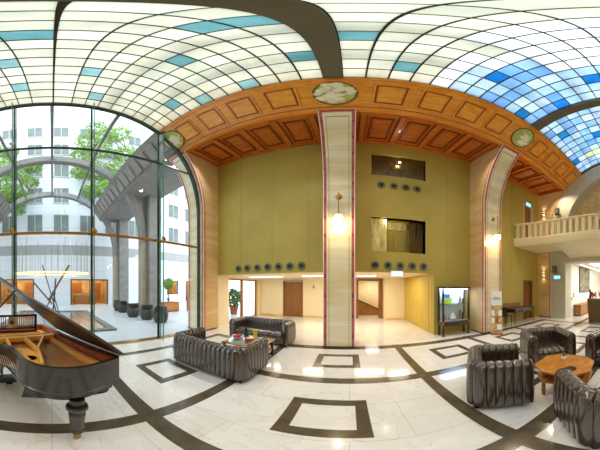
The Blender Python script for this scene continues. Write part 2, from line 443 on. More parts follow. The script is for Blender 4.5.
# olive closet wall on the right of the recess
w = MB(); w.bb((2.87, 6.25, 0), (3.2, 9.6, 2.2))
cw = struct(w.build('wall_closets', M['olive_panel'], smooth=0), 'olive wall with two flush closet doors', 'wall')
for y0, y1 in ((6.45, 7.75), (7.78, 9.3)):
    d = MB(); d.bb((2.855, y0, .06), (2.87, y1, 2.14)); dd = d.build('closet_door', M['olive_panel'], cw, bevel=.004)
    h = MB(); h.ball((2.84, (7.55 if y0 < 7 else 8.0), 1.05), .022, n=10); h.build('knob', M['brass'], dd)
# left cheek of the recess, with a glass door to the court
w = MB(); w.bb((-5.45, 6.25, 0), (-5.25, 7.1, 2.2)); w.bb((-5.45, 7.1, 2.13), (-5.25, 9.95, 2.2)); w.bb((-5.45, 9.95, 0), (-5.25, 10.6, 2.2))
struct(w.build('wall_west', M['cream_wall'], smooth=0), 'cream cheek wall of the recess beside the glass door', 'wall')
d1 = empty('door_1', (-5.35, 8.5, 0)); struct(d1, 'wood-framed glass door to the courtyard at the left of the recess', 'door')
w = MB()
for y in (-1.37, -.15, 1.37): w.box((0, y, 1.065), (.1, .09 if y != -.15 else .16, 2.13))
w.box((0, 0, 2.09), (.1, 2.8, .08)); w.box((0, 0, .04), (.1, 2.8, .08))
w.build('door_frame', M['wood_mid'], d1, smooth=0, bevel=.006)
w = MB(); w.box((0, -.76, 1.065), (.012, 1.13, 1.97)); w.box((0, .61, 1.065), (.012, 1.43, 1.97)); w.build('glass', M['glass'], d1, smooth=0)
w = MB(); w.tube([(.09, -.25, .9), (.09, -.25, 1.3)], .014); w.build('door_handle', M['chrome'], d1)
# brown door in the recess
d2 = empty('door_2', (-3.2, 10.4, 0)); struct(d2, 'plain brown wooden door in the recess left of the middle pillar', 'door')
w = MB()
for x in (-.56, .56): w.box((x, .03, 1.03), (.05, .16, 2.06))
w.box((0, .03, 2.065), (1.17, .16, .05)); w.build('door_frame', M['wood_door'], d2, smooth=0)
w = MB(); w.box((-.27, .04, 1.02), (.535, .05, 2.03)); w.box((.27, .04, 1.02), (.535, .05, 2.03)); w.build('door_panel', M['wood_door'], d2, smooth=0, bevel=.006)
w = MB(); w.tube([(.06, -.03, 1.05), (.18, -.03, 1.05)], .012); w.box((.08, 0, 1.05), (.04, .04, .04)); w.build('door_handle', M['chrome'], d2)
# framed doorway to the stairs
d3 = empty('door_3', (1.09, 10.4, 0)); struct(d3, 'open doorway with wooden frame and stairs beyond, right of the middle pillar', 'doorway')
w = MB()
w.box((-.66, 0, 1.06), (.1, .3, 2.12)); w.box((.62, -.05, 1.06), (.2, .4, 2.12)); w.box((0, 0, 2.09), (1.4, .3, .06))
w.build('door_frame', M['wood_door'], d3, smooth=0, bevel=.008)
st = empty('staircase', (1.1, 11.4, 0), 0, 'brown panelled stair flank with dark handrail seen through the doorway', 'staircase')
w = MB(); w.prism([(-.75, 0, 0), (.95, 0, 0), (.95, 0, .20), (-.75, 0, 1.0)], (0, .6, 0)); w.build('stair_flank', M['wood_mid'], st, smooth=0)
w = MB(); w.prism([(-.75, -.03, 1.0), (.95, -.03, .20), (.95, -.03, .26), (-.75, -.03, 1.06)], (0, .06, 0)); w.build('handrail', M['wood_dark'], st, smooth=0)

# olive right part door (ground) and balcony-level door
for nm, z0, z1, lab in (('door_4', 0, 2.08, 'brown wooden door at ground level beside the far right pillar'), ('door_5', 4.14, 6.40, 'brown doorway opening onto the balcony')):
    d = empty(nm, (8.25, YO, z0)); struct(d, lab, 'door')
    w = MB(); H_ = z1 - z0
    for x in (-.375, .375): w.box((x, .1, H_ / 2), (.05, .26, H_))
    w.box((0, .1, H_ - .03), (.78, .26, .06)); w.build('door_frame', M['balc'] if nm == 'door_5' else M['wood_door'], d, smooth=0)
    w = MB(); w.box((0, .12, H_ / 2 - .02), (.70, .05, H_ - .04)); w.build('door_panel', M['wood_door'], d, smooth=0, bevel=.006)
    w = MB(); w.ball((-.28, .08, 1.05), .03, n=10); w.build('door_handle', M['brass'], d)

# interior windows high on the olive wall, with patterned metal screens
def niche(nm, z0, z1, lab, mk):
    n = empty(nm, (1.625, YO + .02, z0)); struct(n, lab, 'window')
    w = MB(); W = 1.85; H_ = z1 - z0; D = .5
    w.bb((-W / 2 - .04, D, -.04), (W / 2 + .04, D + .04, H_ + .04))
    w.bb((-W / 2 - .04, .0, -.04), (-W / 2, D, H_ + .04)); w.bb((W / 2, .0, -.04), (W / 2 + .04, D, H_ + .04))
    w.bb((-W / 2, .0, -.04), (W / 2, D, 0)); w.bb((-W / 2, .0, H_), (W / 2, D, H_ + .04))
    w.build('window_reveal', M['olive_panel'], n, smooth=0)
    mk(n, W, H_)
    return n
def slats(mb, x0, x1, y, H_, n, mi=0):
    for i in range(n):
        x = x0 + (x1 - x0) * (i + .5) / n
        a = (random.random() - .5) * .06
        mb.prism([(x - .018, y, .0), (x + .012, y, .0), (x + .012 + a, y, H_ - .002), (x - .018 + a, y, H_ - .002)], (0, .015, 0), mi)
def upper(n, W, H_):
    w = MB(); w.bb((-W / 2, .10, 0), (W / 2, .12, H_)); slats(w, -W / 2 + .03, W / 2 - .03, .08, H_, 34, 0)
    w.build('bronze_screen', M['bronze_screen'], n, smooth=0)
def lower(n, W, H_):
    w = MB(); w.bb((-W / 2, .10, 0), (-W / 2 + .52, .12, H_)); slats(w, -W / 2 + .03, -W / 2 + .48, .08, H_, 11)
    w.build('gold_screen', M['gold_screen'], n, smooth=0)
    w = MB(); w.bb((W / 2 - .52, .2, 0), (W / 2, .22, H_)); slats(w, W / 2 - .50, W / 2 - .02, .17, H_, 12)
    w.build('bronze_screen', M['bronze_screen'], n, smooth=0)
    w = MB(); w.bb((-W / 2 + .85, .46, .08), (W / 2 - .55, .5, .78)); w.build('olive_inset', M['olive'], n, smooth=0)
    w = MB(); w.bb((-W / 2 + .52, .46, H_ - .28), (W / 2 - .52, .5, H_)); w.build('gold_header', M['gold_screen'], n, smooth=0)
niche('window_2', 5.80, 6.87, 'long bronze-screened window high on the olive wall', upper)
niche('window_3', 2.86, 4.06, 'gold-screened window lower on the olive wall right of the middle pillar', lower)
sp = empty('spotlight', (1.62, YO - .02, 6.50), 0, 'small bright spotlight inside the upper bronze-screened window', 'lamp')
w = MB(); w.tube([(0, .13, .0), (0, .03, .0)], .012); w.build('stem', M['brass'], sp)
w = MB(); w.ball((0, 0, 0), .035, n=12); w.build('bulb', M['spotglow'], sp)

# round air nozzles
nz = empty('air_nozzle', (0, 0, 0), 0, 'x', 'air vent')
w = MB(); w.lathe([(.08, 0), (.135, .004), (.14, .02), (.128, .04), (.10, .05), (.075, .03)], n=24, M=Matrix.Rotation(R(90), 4, 'X')); w.build('outer_ring', M['nozzle'], nz)
w = MB(); w.lathe([(.078, .0), (.07, .035), (.05, .05), (.03, .035), (.0, .03)], n=20, M=Matrix.Rotation(R(90), 4, 'X')); w.build('jet_cone', M['black'], nz)
ordn = ['first', 'second', 'third', 'fourth', 'fifth', 'sixth', 'seventh']
first = True
for xs, z, row in (([-3.98, -3.59, -3.17, -2.76, -2.36, -1.95, -1.55], 2.41, 'the row of seven'),
                   ([.81, 1.23, 1.64, 2.06, 2.46], 2.41, 'the row of five'),
                   ([1.01, 1.43, 1.84, 2.24], 5.35, 'the row of four')):
    for i, x in enumerate(xs):
        lab = '%s round air nozzle from the left in %s' % (ordn[i], row)
        if first: o = nz; first = False; o.location = (x, YO, z); o['label'] = lab
        else: o = dup(nz, lab, (x, YO, z))
        o['group'] = 'air nozzles in ' + row

# ---- pillars
PW = .87
def make_pillar(x, lab):
    p = empty('pillar', (x, 0, 0), 0, lab, 'pillar', 'stone pillars along the olive wall')
    zs = [0, 1, 2, 3, PC] + [PC + (7.46 - PC) * i / 14 for i in range(1, 15)]
    prof = [(yprof(z), z) for z in zs]
    w = MB()
    pts = [(-PW / 2, y, z) for y, z in prof] + [(-PW / 2, YO - .002, 7.46), (-PW / 2, YO - .002, 0)]
    w.prism(pts, (PW, 0, 0), 1)
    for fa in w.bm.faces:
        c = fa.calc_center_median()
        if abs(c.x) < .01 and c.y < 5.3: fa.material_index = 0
    w.build('shaft', [M['onyx'], M['onyx_side']], p, smooth=20)
    def strip(mb, x0, x1, e, mi=0, zlo=.02, zhi=7.44):
        rows = []
        for y, z in prof:
            z = min(max(z, zlo), zhi); y = yprof(z)
            rows.append([(x0, y + .01, z), (x0, y - e, z), (x1, y - e, z), (x1, y + .01, z)])
        mb.grid(rows, mi, cv=True)
    w = MB(); strip(w, -PW / 2 - .001, -PW / 2 + .022, .004); strip(w, PW / 2 - .022, PW / 2 + .001, .004)
    w.build('white_edging', M['white_in'], p)
    w = MB(); strip(w, -PW / 2 + .022, -PW / 2 + .095, .005); strip(w, PW / 2 - .095, PW / 2 - .022, .005)
    y = yprof(7.40); w.bb((-PW / 2 + .095, y - .03, 7.36), (PW / 2 - .095, y + .05, 7.43))
    w.build('red_border', M['red_in'], p)
    w = MB()
    for s in (-1, 1):
        for k in range(13):
            z = .35 + k * .56; y = yprof(z); y2 = yprof(z + .07); y1 = yprof(z - .07); cx = s * (PW / 2 - .058)
            w.grid([[(cx - .022, y - .009, z), (cx, y1 - .009, z - .08)], [(cx, y2 - .009, z + .08), (cx + .022, y - .009, z)]])
    w.build('blue_diamonds', M['blue_in'], p, smooth=0)
    w = MB(); strip(w, -PW / 2 + .155, -PW / 2 + .172, .004, zhi=7.22); strip(w, PW / 2 - .172, PW / 2 - .155, .004, zhi=7.22)
    y = yprof(7.22); w.bb((-PW / 2 + .155, y - .012, 7.20), (PW / 2 - .155, y + .03, 7.22))
    w.build('green_line', M['green_in'], p)
    w = MB(); w.bb((-PW / 2 - .012, 5.115, 0), (PW / 2 + .012, 5.9, .05)); w.build('plinth', M['band'], p, smooth=0)
    # red edge line on both side faces
    w = MB()
    for s in (-1, 1):
        rows = []
        for y, z in prof: rows.append([(s * (PW / 2 + .001), y + .05, z), (s * (PW / 2 + .004), y + .05, z), (s * (PW / 2 + .004), y + .10, z), (s * (PW / 2 + .001), y + .10, z)])
        w.grid(rows, 0, cv=True)
    w.build('side_red_line', M['red_in'], p)
    return p
for x, lab in zip(RIBX[:3], ('stone pillar with red border beside the arched window', 'straight-looking stone pillar with red border in the middle of the olive wall', 'curving stone pillar with red border right of the display cabinet')):
    make_pillar(x, lab)
make_pillar(9.66, 'stone pillar with two wall uplights under the end of the balcony')

# pendant wall lamps on the pillars
lampobj = None
for x, lab in ((-.285, 'brass wall lamp with glowing shade on the middle pillar'), (4.85, 'brass wall lamp with glowing shade on the curving pillar right of the cabinet'), (-5.42, None)):
    if lab is None: continue
    if lampobj is None:
        l = empty('wall_lamp', (x, 5.13, 4.36), 0, lab, 'lamp', 'pendant wall lamps on the pillars'); lampobj = l
        w = MB(); w.lathe([(.0, .035), (.03, .03), (.05, .016), (.085, .012), (.095, 0)], n=20, M=Matrix.Rotation(R(90), 4, 'X')); w.build('rosette', M['brass'], l)
        w = MB(); w.tube([(0, -.02, 0), (0, -.12, .04), (0, -.21, .05), (0, -.245, .02), (0, -.245, -.1), (0, -.245, -.68)], .011); w.lathe([(.0, .16), (.012, .13), (.02, .08), (.0, .05)], n=10); w.build('arm', M['brass'], l)
        w = MB(); w.lathe([(.02, .06), (.05, .05), (.14, .0), (.145, -.02), (.10, -.02)], (0, -.245, -.70), n=20); w.build('cap', M['brass'], l)
        w = MB(); w.lathe([(.10, .0), (.115, -.06), (.11, -.12), (.07, -.17), (0, -.18)], (0, -.245, -.715), n=20); w.build('lamp_shade', M['globe'], l)
    else: l = dup(lampobj, lab, (x, 5.13, 4.36))
for z, lab in ((2.46, 'small two-way wall light low on the far right stone pillar'), (6.1, 'small two-way wall light high on the far right stone pillar above the balcony')):
    u = empty('wall_sconce', (9.215, 5.58, z), 0, lab, 'lamp', 'two-way wall lights on the far pillar')
    w = MB(); w.bb((-.09, -.05, -.06), (0, .05, .06)); w.build('housing', M['chrome'], u, bevel=.01)
    w = MB(); w.bb((-.08, -.04, .06), (-.01, .04, .066)); w.build('lens', M['globe'], u, smooth=0)
    w = MB(); w.bb((-.08, -.04, -.066), (-.01, .04, -.06)); w.build('lens', M['globe'], u, smooth=0)

# ---- cornice: slanted fascia with panels, and wooden soffit
FB, FT = Vector((4.18, 7.44)), Vector((3.31, 8.32))    # (y, z)
def cornice(s, nm, lab, detail):
    w = MB()
    x0, x1 = XW - .05, 9.3
    poly = [(FT.x, FT.y), (FT.x - .03, FT.y + .06), (FT.x + .25, FT.y + .35), (4.6, 8.3), (6.2, 7.9), (6.2, 7.62), (4.34, 7.56), (4.30, 7.44), (FB.x + .02, FB.y - .02), (FB.x - .01, FB.y + .03)]
    w.prism([(x0, s * y, z) for y, z in poly], (x1 - x0, 0, 0))
    u = (FT - FB); L = u.length; u = u / L; nn = Vector((-u.y, u.x)) * -1     # nn points to the room below
    if nn.x > 0: nn = -nn
    def P(x, a, e):
        q = FB + u * (a * L) + nn * e
        return (x, s * q.x, q.y)
    def bar(xa, xb_, a0, a1, e, mi):
        w.prism([P(xa, a0, -.02), P(xb_, a0, -.02), P(xb_, a1, -.02), P(xa, a1, -.02)], Vector(P(0, 0, e)) - Vector(P(0, 0, -.02)), mi)
    bar(x0, x1, .0, .045, .03, 0); bar(x0, x1, .94, 1.0, .03, 0); bar(x0, x1, .07, .085, .012, 2)
    for b in range(3):
        c0 = (RIBX[b] + RIBX[b + 1]) / 2 if b < 2 else 7.27
        for k in range(4):
            cx = c0 + (k - 1.5) * .97
            hw = .37
            bar(cx - hw, cx + hw, .17, .83, .008, 2)
            for e0, e1, h, mi in ((hw, hw - .05, .022, 0), (hw - .10, hw - .135, .026, 0)):
                da = (hw - e0) / L; db = (hw - e1) / L
                bar(cx - e0, cx - e1, .17 + da, .83 - da, h, mi); bar(cx + e1, cx + e0, .17 + da, .83 - da, h, mi)
                bar(cx - e1, cx + e1, .17 + da, .17 + db, h, mi); bar(cx - e1, cx + e1, .83 - db, .83 - da, h, mi)
            bar(cx - hw + .135, cx + hw - .135, .17 + .135 / L, .83 - .135 / L, .014, 1)
    struct(w.build(nm, [M['wood_orange'], M['wood_inset'], M['wood_line']], smooth=0), lab, 'cornice')
    # soffit
    w = MB()
    w.bb((x0, s * 4.33, 7.50), (x1, s * 6.0, 7.64))
    w.bb((x0, s * 4.30, 7.44), (x1, s * 4.42, 7.52)); w.bb((x0, s * 5.86, 7.42), (x1, s * 6.0, 7.52))
    for b in range(3):
        c0 = (RIBX[b] + RIBX[b + 1]) / 2 if b < 2 else 7.27
        for k in range(5):
            cx = c0 + (k - 2) * .97
            w.bb((cx - .07, s * 4.36, 7.40), (cx + .07, s * 5.98, 7.52))
            w.bb((cx - .10, s * 4.38, 7.46), (cx - .07, s * 5.9, 7.52), 1); w.bb((cx + .07, s * 4.38, 7.46), (cx + .10, s * 5.9, 7.52), 1)
        for k in range(4):
            cx = c0 + (k - 1.5) * .97
            a, bb_ = .30, (4.58, 5.72)
            for xx0, xx1, yy0, yy1 in ((cx - a, cx - a + .05, *bb_), (cx + a - .05, cx + a, *bb_), (cx - a, cx + a, bb_[0], bb_[0] + .05), (cx - a, cx + a, bb_[1] - .05, bb_[1])):
                w.bb((xx0, s * yy0, 7.465), (xx1, s * yy1, 7.51), 1)
            w.bb((cx - a + .1, s * 4.68, 7.475), (cx + a - .1, s * 5.62, 7.51), 0)
    struct(w.build(nm.replace('trim', 'ceiling').replace('_1', '_soffit').replace('_2', '_soffit_south'), [M['wood_red'], M['wood_red2']], smooth=0), 'red-brown coffered wooden soffit of the ' + lab.split(' of ')[0], 'ceiling')
cornice(1, 'trim_1', 'slanted wooden cornice with square panels', True)
cornice(-1, 'trim_2', 'slanted wooden cornice of the unseen opposite side', False)

# medallions on the cornice above the pillars
def medallion(x, lab, seed, leafy):
    u = (FT - FB).normalized()
    c = (FB + FT) / 2
    m = empty('medallion', (x, c.x, c.y), 0, lab, 'medallion', 'round relief medallions on the cornice')
    # local frame: disc axis = towards the room
    ang = math.atan2(u.y, u.x)
    ax = Vector((0, -u.y, u.x)); ax = ax if ax.z < 0 else -ax
    vx = Vector((1, 0, 0)); vu = Vector((0, u.x, u.y))
    Mx = Matrix(((vx.x, vu.x, ax.x, 0), (vx.y, vu.y, ax.y, 0), (vx.z, vu.z, ax.z, 0), (0, 0, 0, 1)))
    w = MB(); w.lathe([(.455, -.0), (.455, .035), (.43, .05), (.41, .03)], n=40, M=Mx); w.build('rim', M['medrim'], m)
    w = MB(); w.lathe([(.415, .0), (.415, .03), (0, .034)], n=40, M=Mx); w.build('ground', M['relief_green'], m)
    rnd = random.Random(seed)
    w = MB()
    if leafy:
        for k in range(13):
            a = R(-150 + k * 24); L_ = .2 + .16 * rnd.random()
            b0 = Vector((.06, -.12, .034))
            pth = [b0 + Vector((math.cos(a + t * .5) * L_ * t, math.sin(a + t * .5) * L_ * t + .06 * t, .03 * math.sin(PI * min(1, t)))) for t in (0, .25, .5, .75, 1)]
            w.tube([Mx @ p for p in pth], [.012, .04, .05, .036, .008], n=6)
    else:
        for k in range(44):
            a = rnd.random() * 6.28; rr = .05 + .31 * math.sqrt(rnd.random())
            if math.cos(a) * rr > .12 and math.sin(a) < -.2: continue
            w.ball(Mx @ Vector((math.cos(a) * rr, math.sin(a) * rr, .034)), .08 + .06 * rnd.random(), n=10, s=(1, .7, .35))
        for k in range(6):
            a = R(60 * k + 10)
            w.tube([Mx @ Vector((math.cos(a + t) * .34 * t, math.sin(a + t) * .34 * t, .06)) for t in (0.1, .3, .5, .7, .95)], .022, n=6)
    w.build('relief', M['relief'], m)
medallion(-.285, 'beige and green relief medallion above the middle pillar', 3, False)
medallion(4.85, 'green medallion with pale palm leaves above the curving pillar', 5, True)
medallion(-5.02, 'half-hidden green medallion at the top of the arched window', 8, True)

# ---- glass vault
CR = [panemat('pane_cream_%d' % i, c) for i, c in enumerate(((180, 175, 150), (186, 181, 158), (172, 168, 145)))]
CY = [panemat('pane_cyan', (84, 124, 122), .2), panemat('pane_pale_cyan', (112, 142, 138), .2)]
WH = [panemat('pane_daylit_white', (206, 206, 204), .05)]  # brighter daylight put into the pane colour
BL = [panemat('pane_daylit_blue_%d' % i, c, .2) for i, c in enumerate(((136, 164, 184), (112, 150, 184), (156, 174, 186), (94, 134, 176)))]  # bluish daylight on the right put into the pane colour
DB = [panemat('pane_deep_blue', (24, 92, 156), .25), panemat('pane_teal', (24, 94, 138), .25)]
YL = [panemat('pane_yellow', (196, 196, 140), .1)]
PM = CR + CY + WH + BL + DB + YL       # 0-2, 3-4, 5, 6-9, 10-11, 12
# tinted panes: (x, q) -> material
TINT = {}
def cellx(x):
    for b, (x0, d) in enumerate(((-.45, -.4), (-.12, .4004), (5.015, .4004))):
        if (b == 0 and x < -.3) or (b == 1 and -.3 < x < 4.8) or (b == 2 and x > 4.8):
            return (b, int((x - x0) / d))
for x, q, mi in ((-1.93, 8.9, 3), (-3.22, 7.2, 4), (-4.33, 8.02, 4), (-3.48, 11.19, 4), (-4.71, 12.29, 4), (-1.2, 12.2, 3), (-.75, 12.4, 3), (-2.28, 14.3, 3), (-3.87, 17.38, 3), (-3.15, 18.3, 4),
                 (-.63, 16.46, 3), (-1.87, 18.44, 4), (.09, 14.39, 3), (.75, 17.5, 3), (2.48, 16.31, 10), (4.05, 18.44, 11), (4.42, 15.33, 10), (3.68, 12.3, 10), (5.9, 17.42, 11), (7.99, 18.6, 11), (6.69, 14.3, 10), (7.88, 16.53, 12), (7.88, 15.5, 12),
                 (-2.6, 4.4, 3), (-4.1, 2.5, 3), (2.3, 5.5, 3), (6.2, 3.5, 10)):
    TINT[(cellx(x), int(q19(q)))] = mi
VY = [vault(j) for j in range(NC + 1)]
rnd = random.Random(11)
bays = ((0, -.45, -.4, 12), (1, -.12, .4004, 12), (2, 5.015, .4004, 10))
for b, x0, dx, n in bays:
    w = MB(); g = MB()
    for i in range(n):
        for j in range(NC):
            xa, xb_ = x0 + dx * i, x0 + dx * (i + 1)
            xm = (xa + xb_) / 2
            (ya, za), (yb, zb) = VY[j], VY[j + 1]
            key = ((b, i), j)
            if key in TINT: mi = TINT[key]
            else:
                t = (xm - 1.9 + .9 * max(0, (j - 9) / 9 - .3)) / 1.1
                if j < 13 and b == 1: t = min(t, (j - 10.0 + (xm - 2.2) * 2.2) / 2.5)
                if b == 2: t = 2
                if t > .5 + .25 * (rnd.random() - .5): mi = 6 + rnd.choice((0, 0, 1, 2, 2, 3) if j > 12 else (0, 2, 2))  # daylight blue laid over the panes by area, paler towards the crown
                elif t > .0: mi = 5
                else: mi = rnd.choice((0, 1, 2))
                if j in (9, 10, 11, 12) and 1.2 < xm < 2.9: mi = 5  # white patch painted where the daylight is brightest
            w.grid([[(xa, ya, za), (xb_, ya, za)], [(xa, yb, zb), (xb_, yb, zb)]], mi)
    nm = ('ceiling_vault', 'ceiling_vault_middle', 'ceiling_vault_daylit')[b]
    o = struct(w.build(nm, PM, smooth=0), ('cream stained-glass vault beside the arched window', 'stained-glass vault between the two dark ribs, cream to daylight-blue panes', 'stained-glass vault over the balcony, panes coloured with bluish daylight')[b], 'glass ceiling')
    xs = sorted((x0, x0 + dx * n))
    for j in range(NC + 1):
        y, z = vault(j, -.006)
        ty, tz = vault(j, .02)
        ang = math.atan2(tz - z, ty - y) - PI / 2
        g.box(((xs[0] + xs[1]) / 2, y, z), (xs[1] - xs[0], .036 if j == 9 and b == 0 else .024, .034), rx=ang)
    for i in range(n + 1):
        x = x0 + dx * i
        rows = []
        for k in range(73):
            a = vault(k * .25, .012); c = vault(k * .25, -.022)
            rows.append([(x - .015, *a), (x + .015, *a), (x + .015, *c), (x - .015, *c)])
        g.grid(rows, 0, cv=True)
    g.build('glazing_bars', M['lead'], o, smooth=0)
for i, (x, lab) in enumerate(((-.285, 'dark arched roof rib above the middle pillar'), (4.85, 'dark arched roof rib above the curving pillar'), (9.1, 'dark arched rib at the end wall'))):
    w = MB(); rows = []
    hw = (.165, .165, .09)[i]
    for k in range(73):
        a = vault(k * .25, .05); c = vault(k * .25, -.20 if i < 2 else -.06)
        hw2 = hw * 1.12
        rows.append([(x - hw, *a), (x + hw, *a), (x + hw, *c), (x - hw, *c)])
    w.grid(rows, 0, cv=True)
    struct(w.build('trim_%d' % (3 + i), M['ribmat'], smooth=40), lab, 'roof rib')
# roof steelwork above the glass
w = MB()
for q in (12.8, 15.7, 5.2, 2.3):
    y, z = vault(q, .16)
    w.bb((XW + .2, y - .04, z - .06), (9.0, y + .04, z + .06))
struct(w.build('trim_6', M['ribmat'], smooth=0), 'roof purlins seen as faint shadows through the glass vault', 'roof beam')

# ---- arched window to the courtyard (window_1)
w1 = empty('window_1', (XW, 0, 0)); struct(w1, 'huge arched glass wall to the courtyard', 'window')
def archpts(off, n=64, z0=0.0):
    pts = []
    for k in range(n + 1):
        a = PI * k / n
        cy, sz = math.cos(a), math.sin(a)
        e = 2 / PN
        off_ = off * (.45 + .55 * sz ** 2) if off < 0 else off
        y = (PA + off_) * (1 if cy >= 0 else -1) * abs(cy) ** e
        pts.append((y, PC + (PB + off_) * sz ** e))
    oe = off * .45 if off < 0 else off
    return [(PA + oe, z0)] + pts + [(-(PA + oe), z0)]
w = MB(); rows = []
o_, i_ = archpts(.04), archpts(-.13)
for (y0, z0), (y1, z1) in zip(o_, i_):
    rows.append([(-.06, y0, z0), (.07, y0, z0), (.07, y1, z1), (-.06, y1, z1)])
w.grid(rows, 0, cv=True); w.build('arch_frame', M['green_metal'], w1, smooth=40)
w = MB(); rows = []
for (y0, z0), (y1, z1) in zip(archpts(-.13), archpts(-.155)):
    rows.append([(-.04, y0, z0), (.09, y0, z0), (.09, y1, z1), (-.04, y1, z1)])
w.grid(rows, 0, cv=True); w.build('edge_trim', M['green_metal'], w1, smooth=40)
MUL = [-3.24, -1.06, 1.12, 3.3]
for y in MUL:
    zt = zprof(y, -.1)
    w = MB(); w.bb((-.02, y - .035, 0), (.02, y + .035, zt)); m_ = w.build('mullion', M['green_metal'], w1, smooth=0)
    w = MB(); w.bb((.02, y - .012, 0), (.30, y + .012, zt)); w.build('glass_fin', M['glass_green'], m_, smooth=0)
    w = MB(); w.bb((.30, y - .013, 0), (.315, y + .013, zt)); w.bb((.02, y + .05, 0), (.035, y + .075, zt)); w.build('fin_edge', M['glassedge'], m_, smooth=0)
for z, r in ((3.25, .035), (6.46, .025)):
    yy = math.sqrt(1) * (PA - .13) if z < PC else yprof(z) - .13
    w = MB(); w.bb((-.03, -yy, z - r), (.05, yy, z + r)); w.build('transom', M['brass'] if z < 4 else M['green_metal'], w1, smooth=0)
for y in MUL:
    for z in (3.25, 6.46):
        w = MB(); w.lathe([(.0, .36), (.04, .355), (.075, .34), (.075, .325), (0, .31)], (0, y, z), n=6, M=Matrix.Rotation(R(90), 4, 'Y') @ Matrix.Rotation(R(30), 4, 'Z'), sx=1.3)
        w.build('glass_clamp', M['brass'] if z < 4 else M['chrome'], w1, smooth=0)
w = MB()
w.prism([(0, y, z) for y, z in archpts(-.12)], (.012, 0, 0)); w.build('glass', M['glass'], w1, smooth=0)
w = MB(); w.bb((-.12, -5.1, -.02), (.10, 5.1, .03)); w.build('sill', M['brass'], w1, smooth=0)
# wall around the arched window
w = MB(); ap = archpts(.03)
outer = [(6.3, 0)] + [(6.3, 4.36)]
nA = len(ap) - 2
rows_i, rows_o = [], []
for k, (y, z) in enumerate(ap):
    if k == 0: o2 = (6.3, 0)
    elif k == len(ap) - 1: o2 = (-6.3, 0)
    else:
        a = PI * (k - 1) / (len(ap) - 3)
        c_, s_ = math.cos(a), math.sin(a)
        t = min(6.3 / max(abs(c_), 1e-6), 5.44 / max(s_, 1e-6))
        o2 = (c_ * t, PC + s_ * t)
    rows_i.append((XW - .12, y, z)); rows_o.append(o2)
rows = [[(XW - .14, y, z), (XW - .02, y, z), (XW - .02, o2[0], o2[1]), (XW - .14, o2[0], o2[1])] for (_, y, z), o2 in zip(rows_i, rows_o)]
w.grid(rows, 0, cv=True)
struct(w.build('wall_window', M['stone'], smooth=0), 'stone wall around the arched window', 'wall')

# ---- unseen side of the hall
w = MB(); w.bb((XW - .2, -6.25, 0), (17.2, -6.0, 7.75)); struct(w.build('wall_south', M['olive'], smooth=0), 'olive wall on the opposite side of the hall', 'wall')

# ---- end wall with arch, tympanum, reception beyond
w = MB(); rows = []
AI, BI = 4.3, 4.3
for k in range(65):
    a = PI * k / 64
    e = 2 / PN
    cy, sz = math.cos(a), math.sin(a); sg = 1 if cy >= 0 else -1
    yo, zo = PA * sg * abs(cy) ** e, PC + PB * sz ** e
    yi, zi = AI * cy, PC + BI * sz
    rows.append([(XE, yo, zo), (XE + .8, yo, zo), (XE + .8, yi, zi), (XE, yi, zi)])
rows = [[(XE, 5.16, 3.4), (XE + .8, 5.16, 3.4), (XE + .8, AI, 3.4), (XE, AI, 3.4)]] + rows + [[(XE, -5.16, 3.4), (XE + .8, -5.16, 3.4), (XE + .8, -AI, 3.4), (XE, -AI, 3.4)]]
w.grid(rows, 0, cv=True)
w.bb((XE, 4.25, 0), (XE + .8, 5.2, 3.4)); w.bb((XE, -5.2, 0), (XE + .8, -4.25, 3.4))
w.bb((XE, -6.2, 0), (XE + .3, -5.1, 7.6))
w.bb((XE, -4.25, 3.05), (XE + .8, 4.25, 3.75))
struct(w.build('wall_east', M['plaster'], smooth=40), 'grey plaster arch of the end wall', 'wall')
w = MB(); w.bb((XE + .75, -5.2, 3.4), (XE + .95, 5.2, 9.5))
ty = struct(w.build('wall_tympanum', M['stone'], smooth=0), 'honey stone wall inside the end arch', 'wall')
w = MB()
for k in range(9):
    for r_ in range(6):
        cy = 3.4 - k * .85 + (.42 if r_ % 2 else 0); cz = 4.7 + r_ * .75
        a = .24
        X = XE + .745
        for s in (1, -1):
            w.box((X, cy, cz + s * a), (.012, 2 * a, .022)); w.box((X, cy + s * a, cz), (.012, .022, 2 * a))
w.build('marquetry', M['marq'], ty, smooth=0)
w = MB(); w.bb((XE + .70, 1.75, 4.14), (XE + .76, 2.55, 5.55)); w.build('dark_opening', M['black'], ty, smooth=0)
# reception beyond
w = MB(); w.bb((XE + .8, -4.4, 3.05), (17.2, 4.4, 3.25)); struct(w.build('ceiling_reception', M['white_wall'], smooth=0), 'white ceiling of the reception', 'ceiling')
w = MB(); w.bb((XE + .8, 4.25, 0), (17.2, 4.45, 3.05)); struct(w.build('wall_reception', M['white_wall'], smooth=0), 'white reception wall with a picture', 'wall')
w = MB(); w.bb((17.0, -4.4, 0), (17.2, 4.25, 3.05)); w.bb((XE + .8, -4.45, 0), (17.2, -4.25, 3.05)); struct(w.build('wall_reception_far', M['white_wall'], smooth=0), 'far white wall of the reception', 'wall')

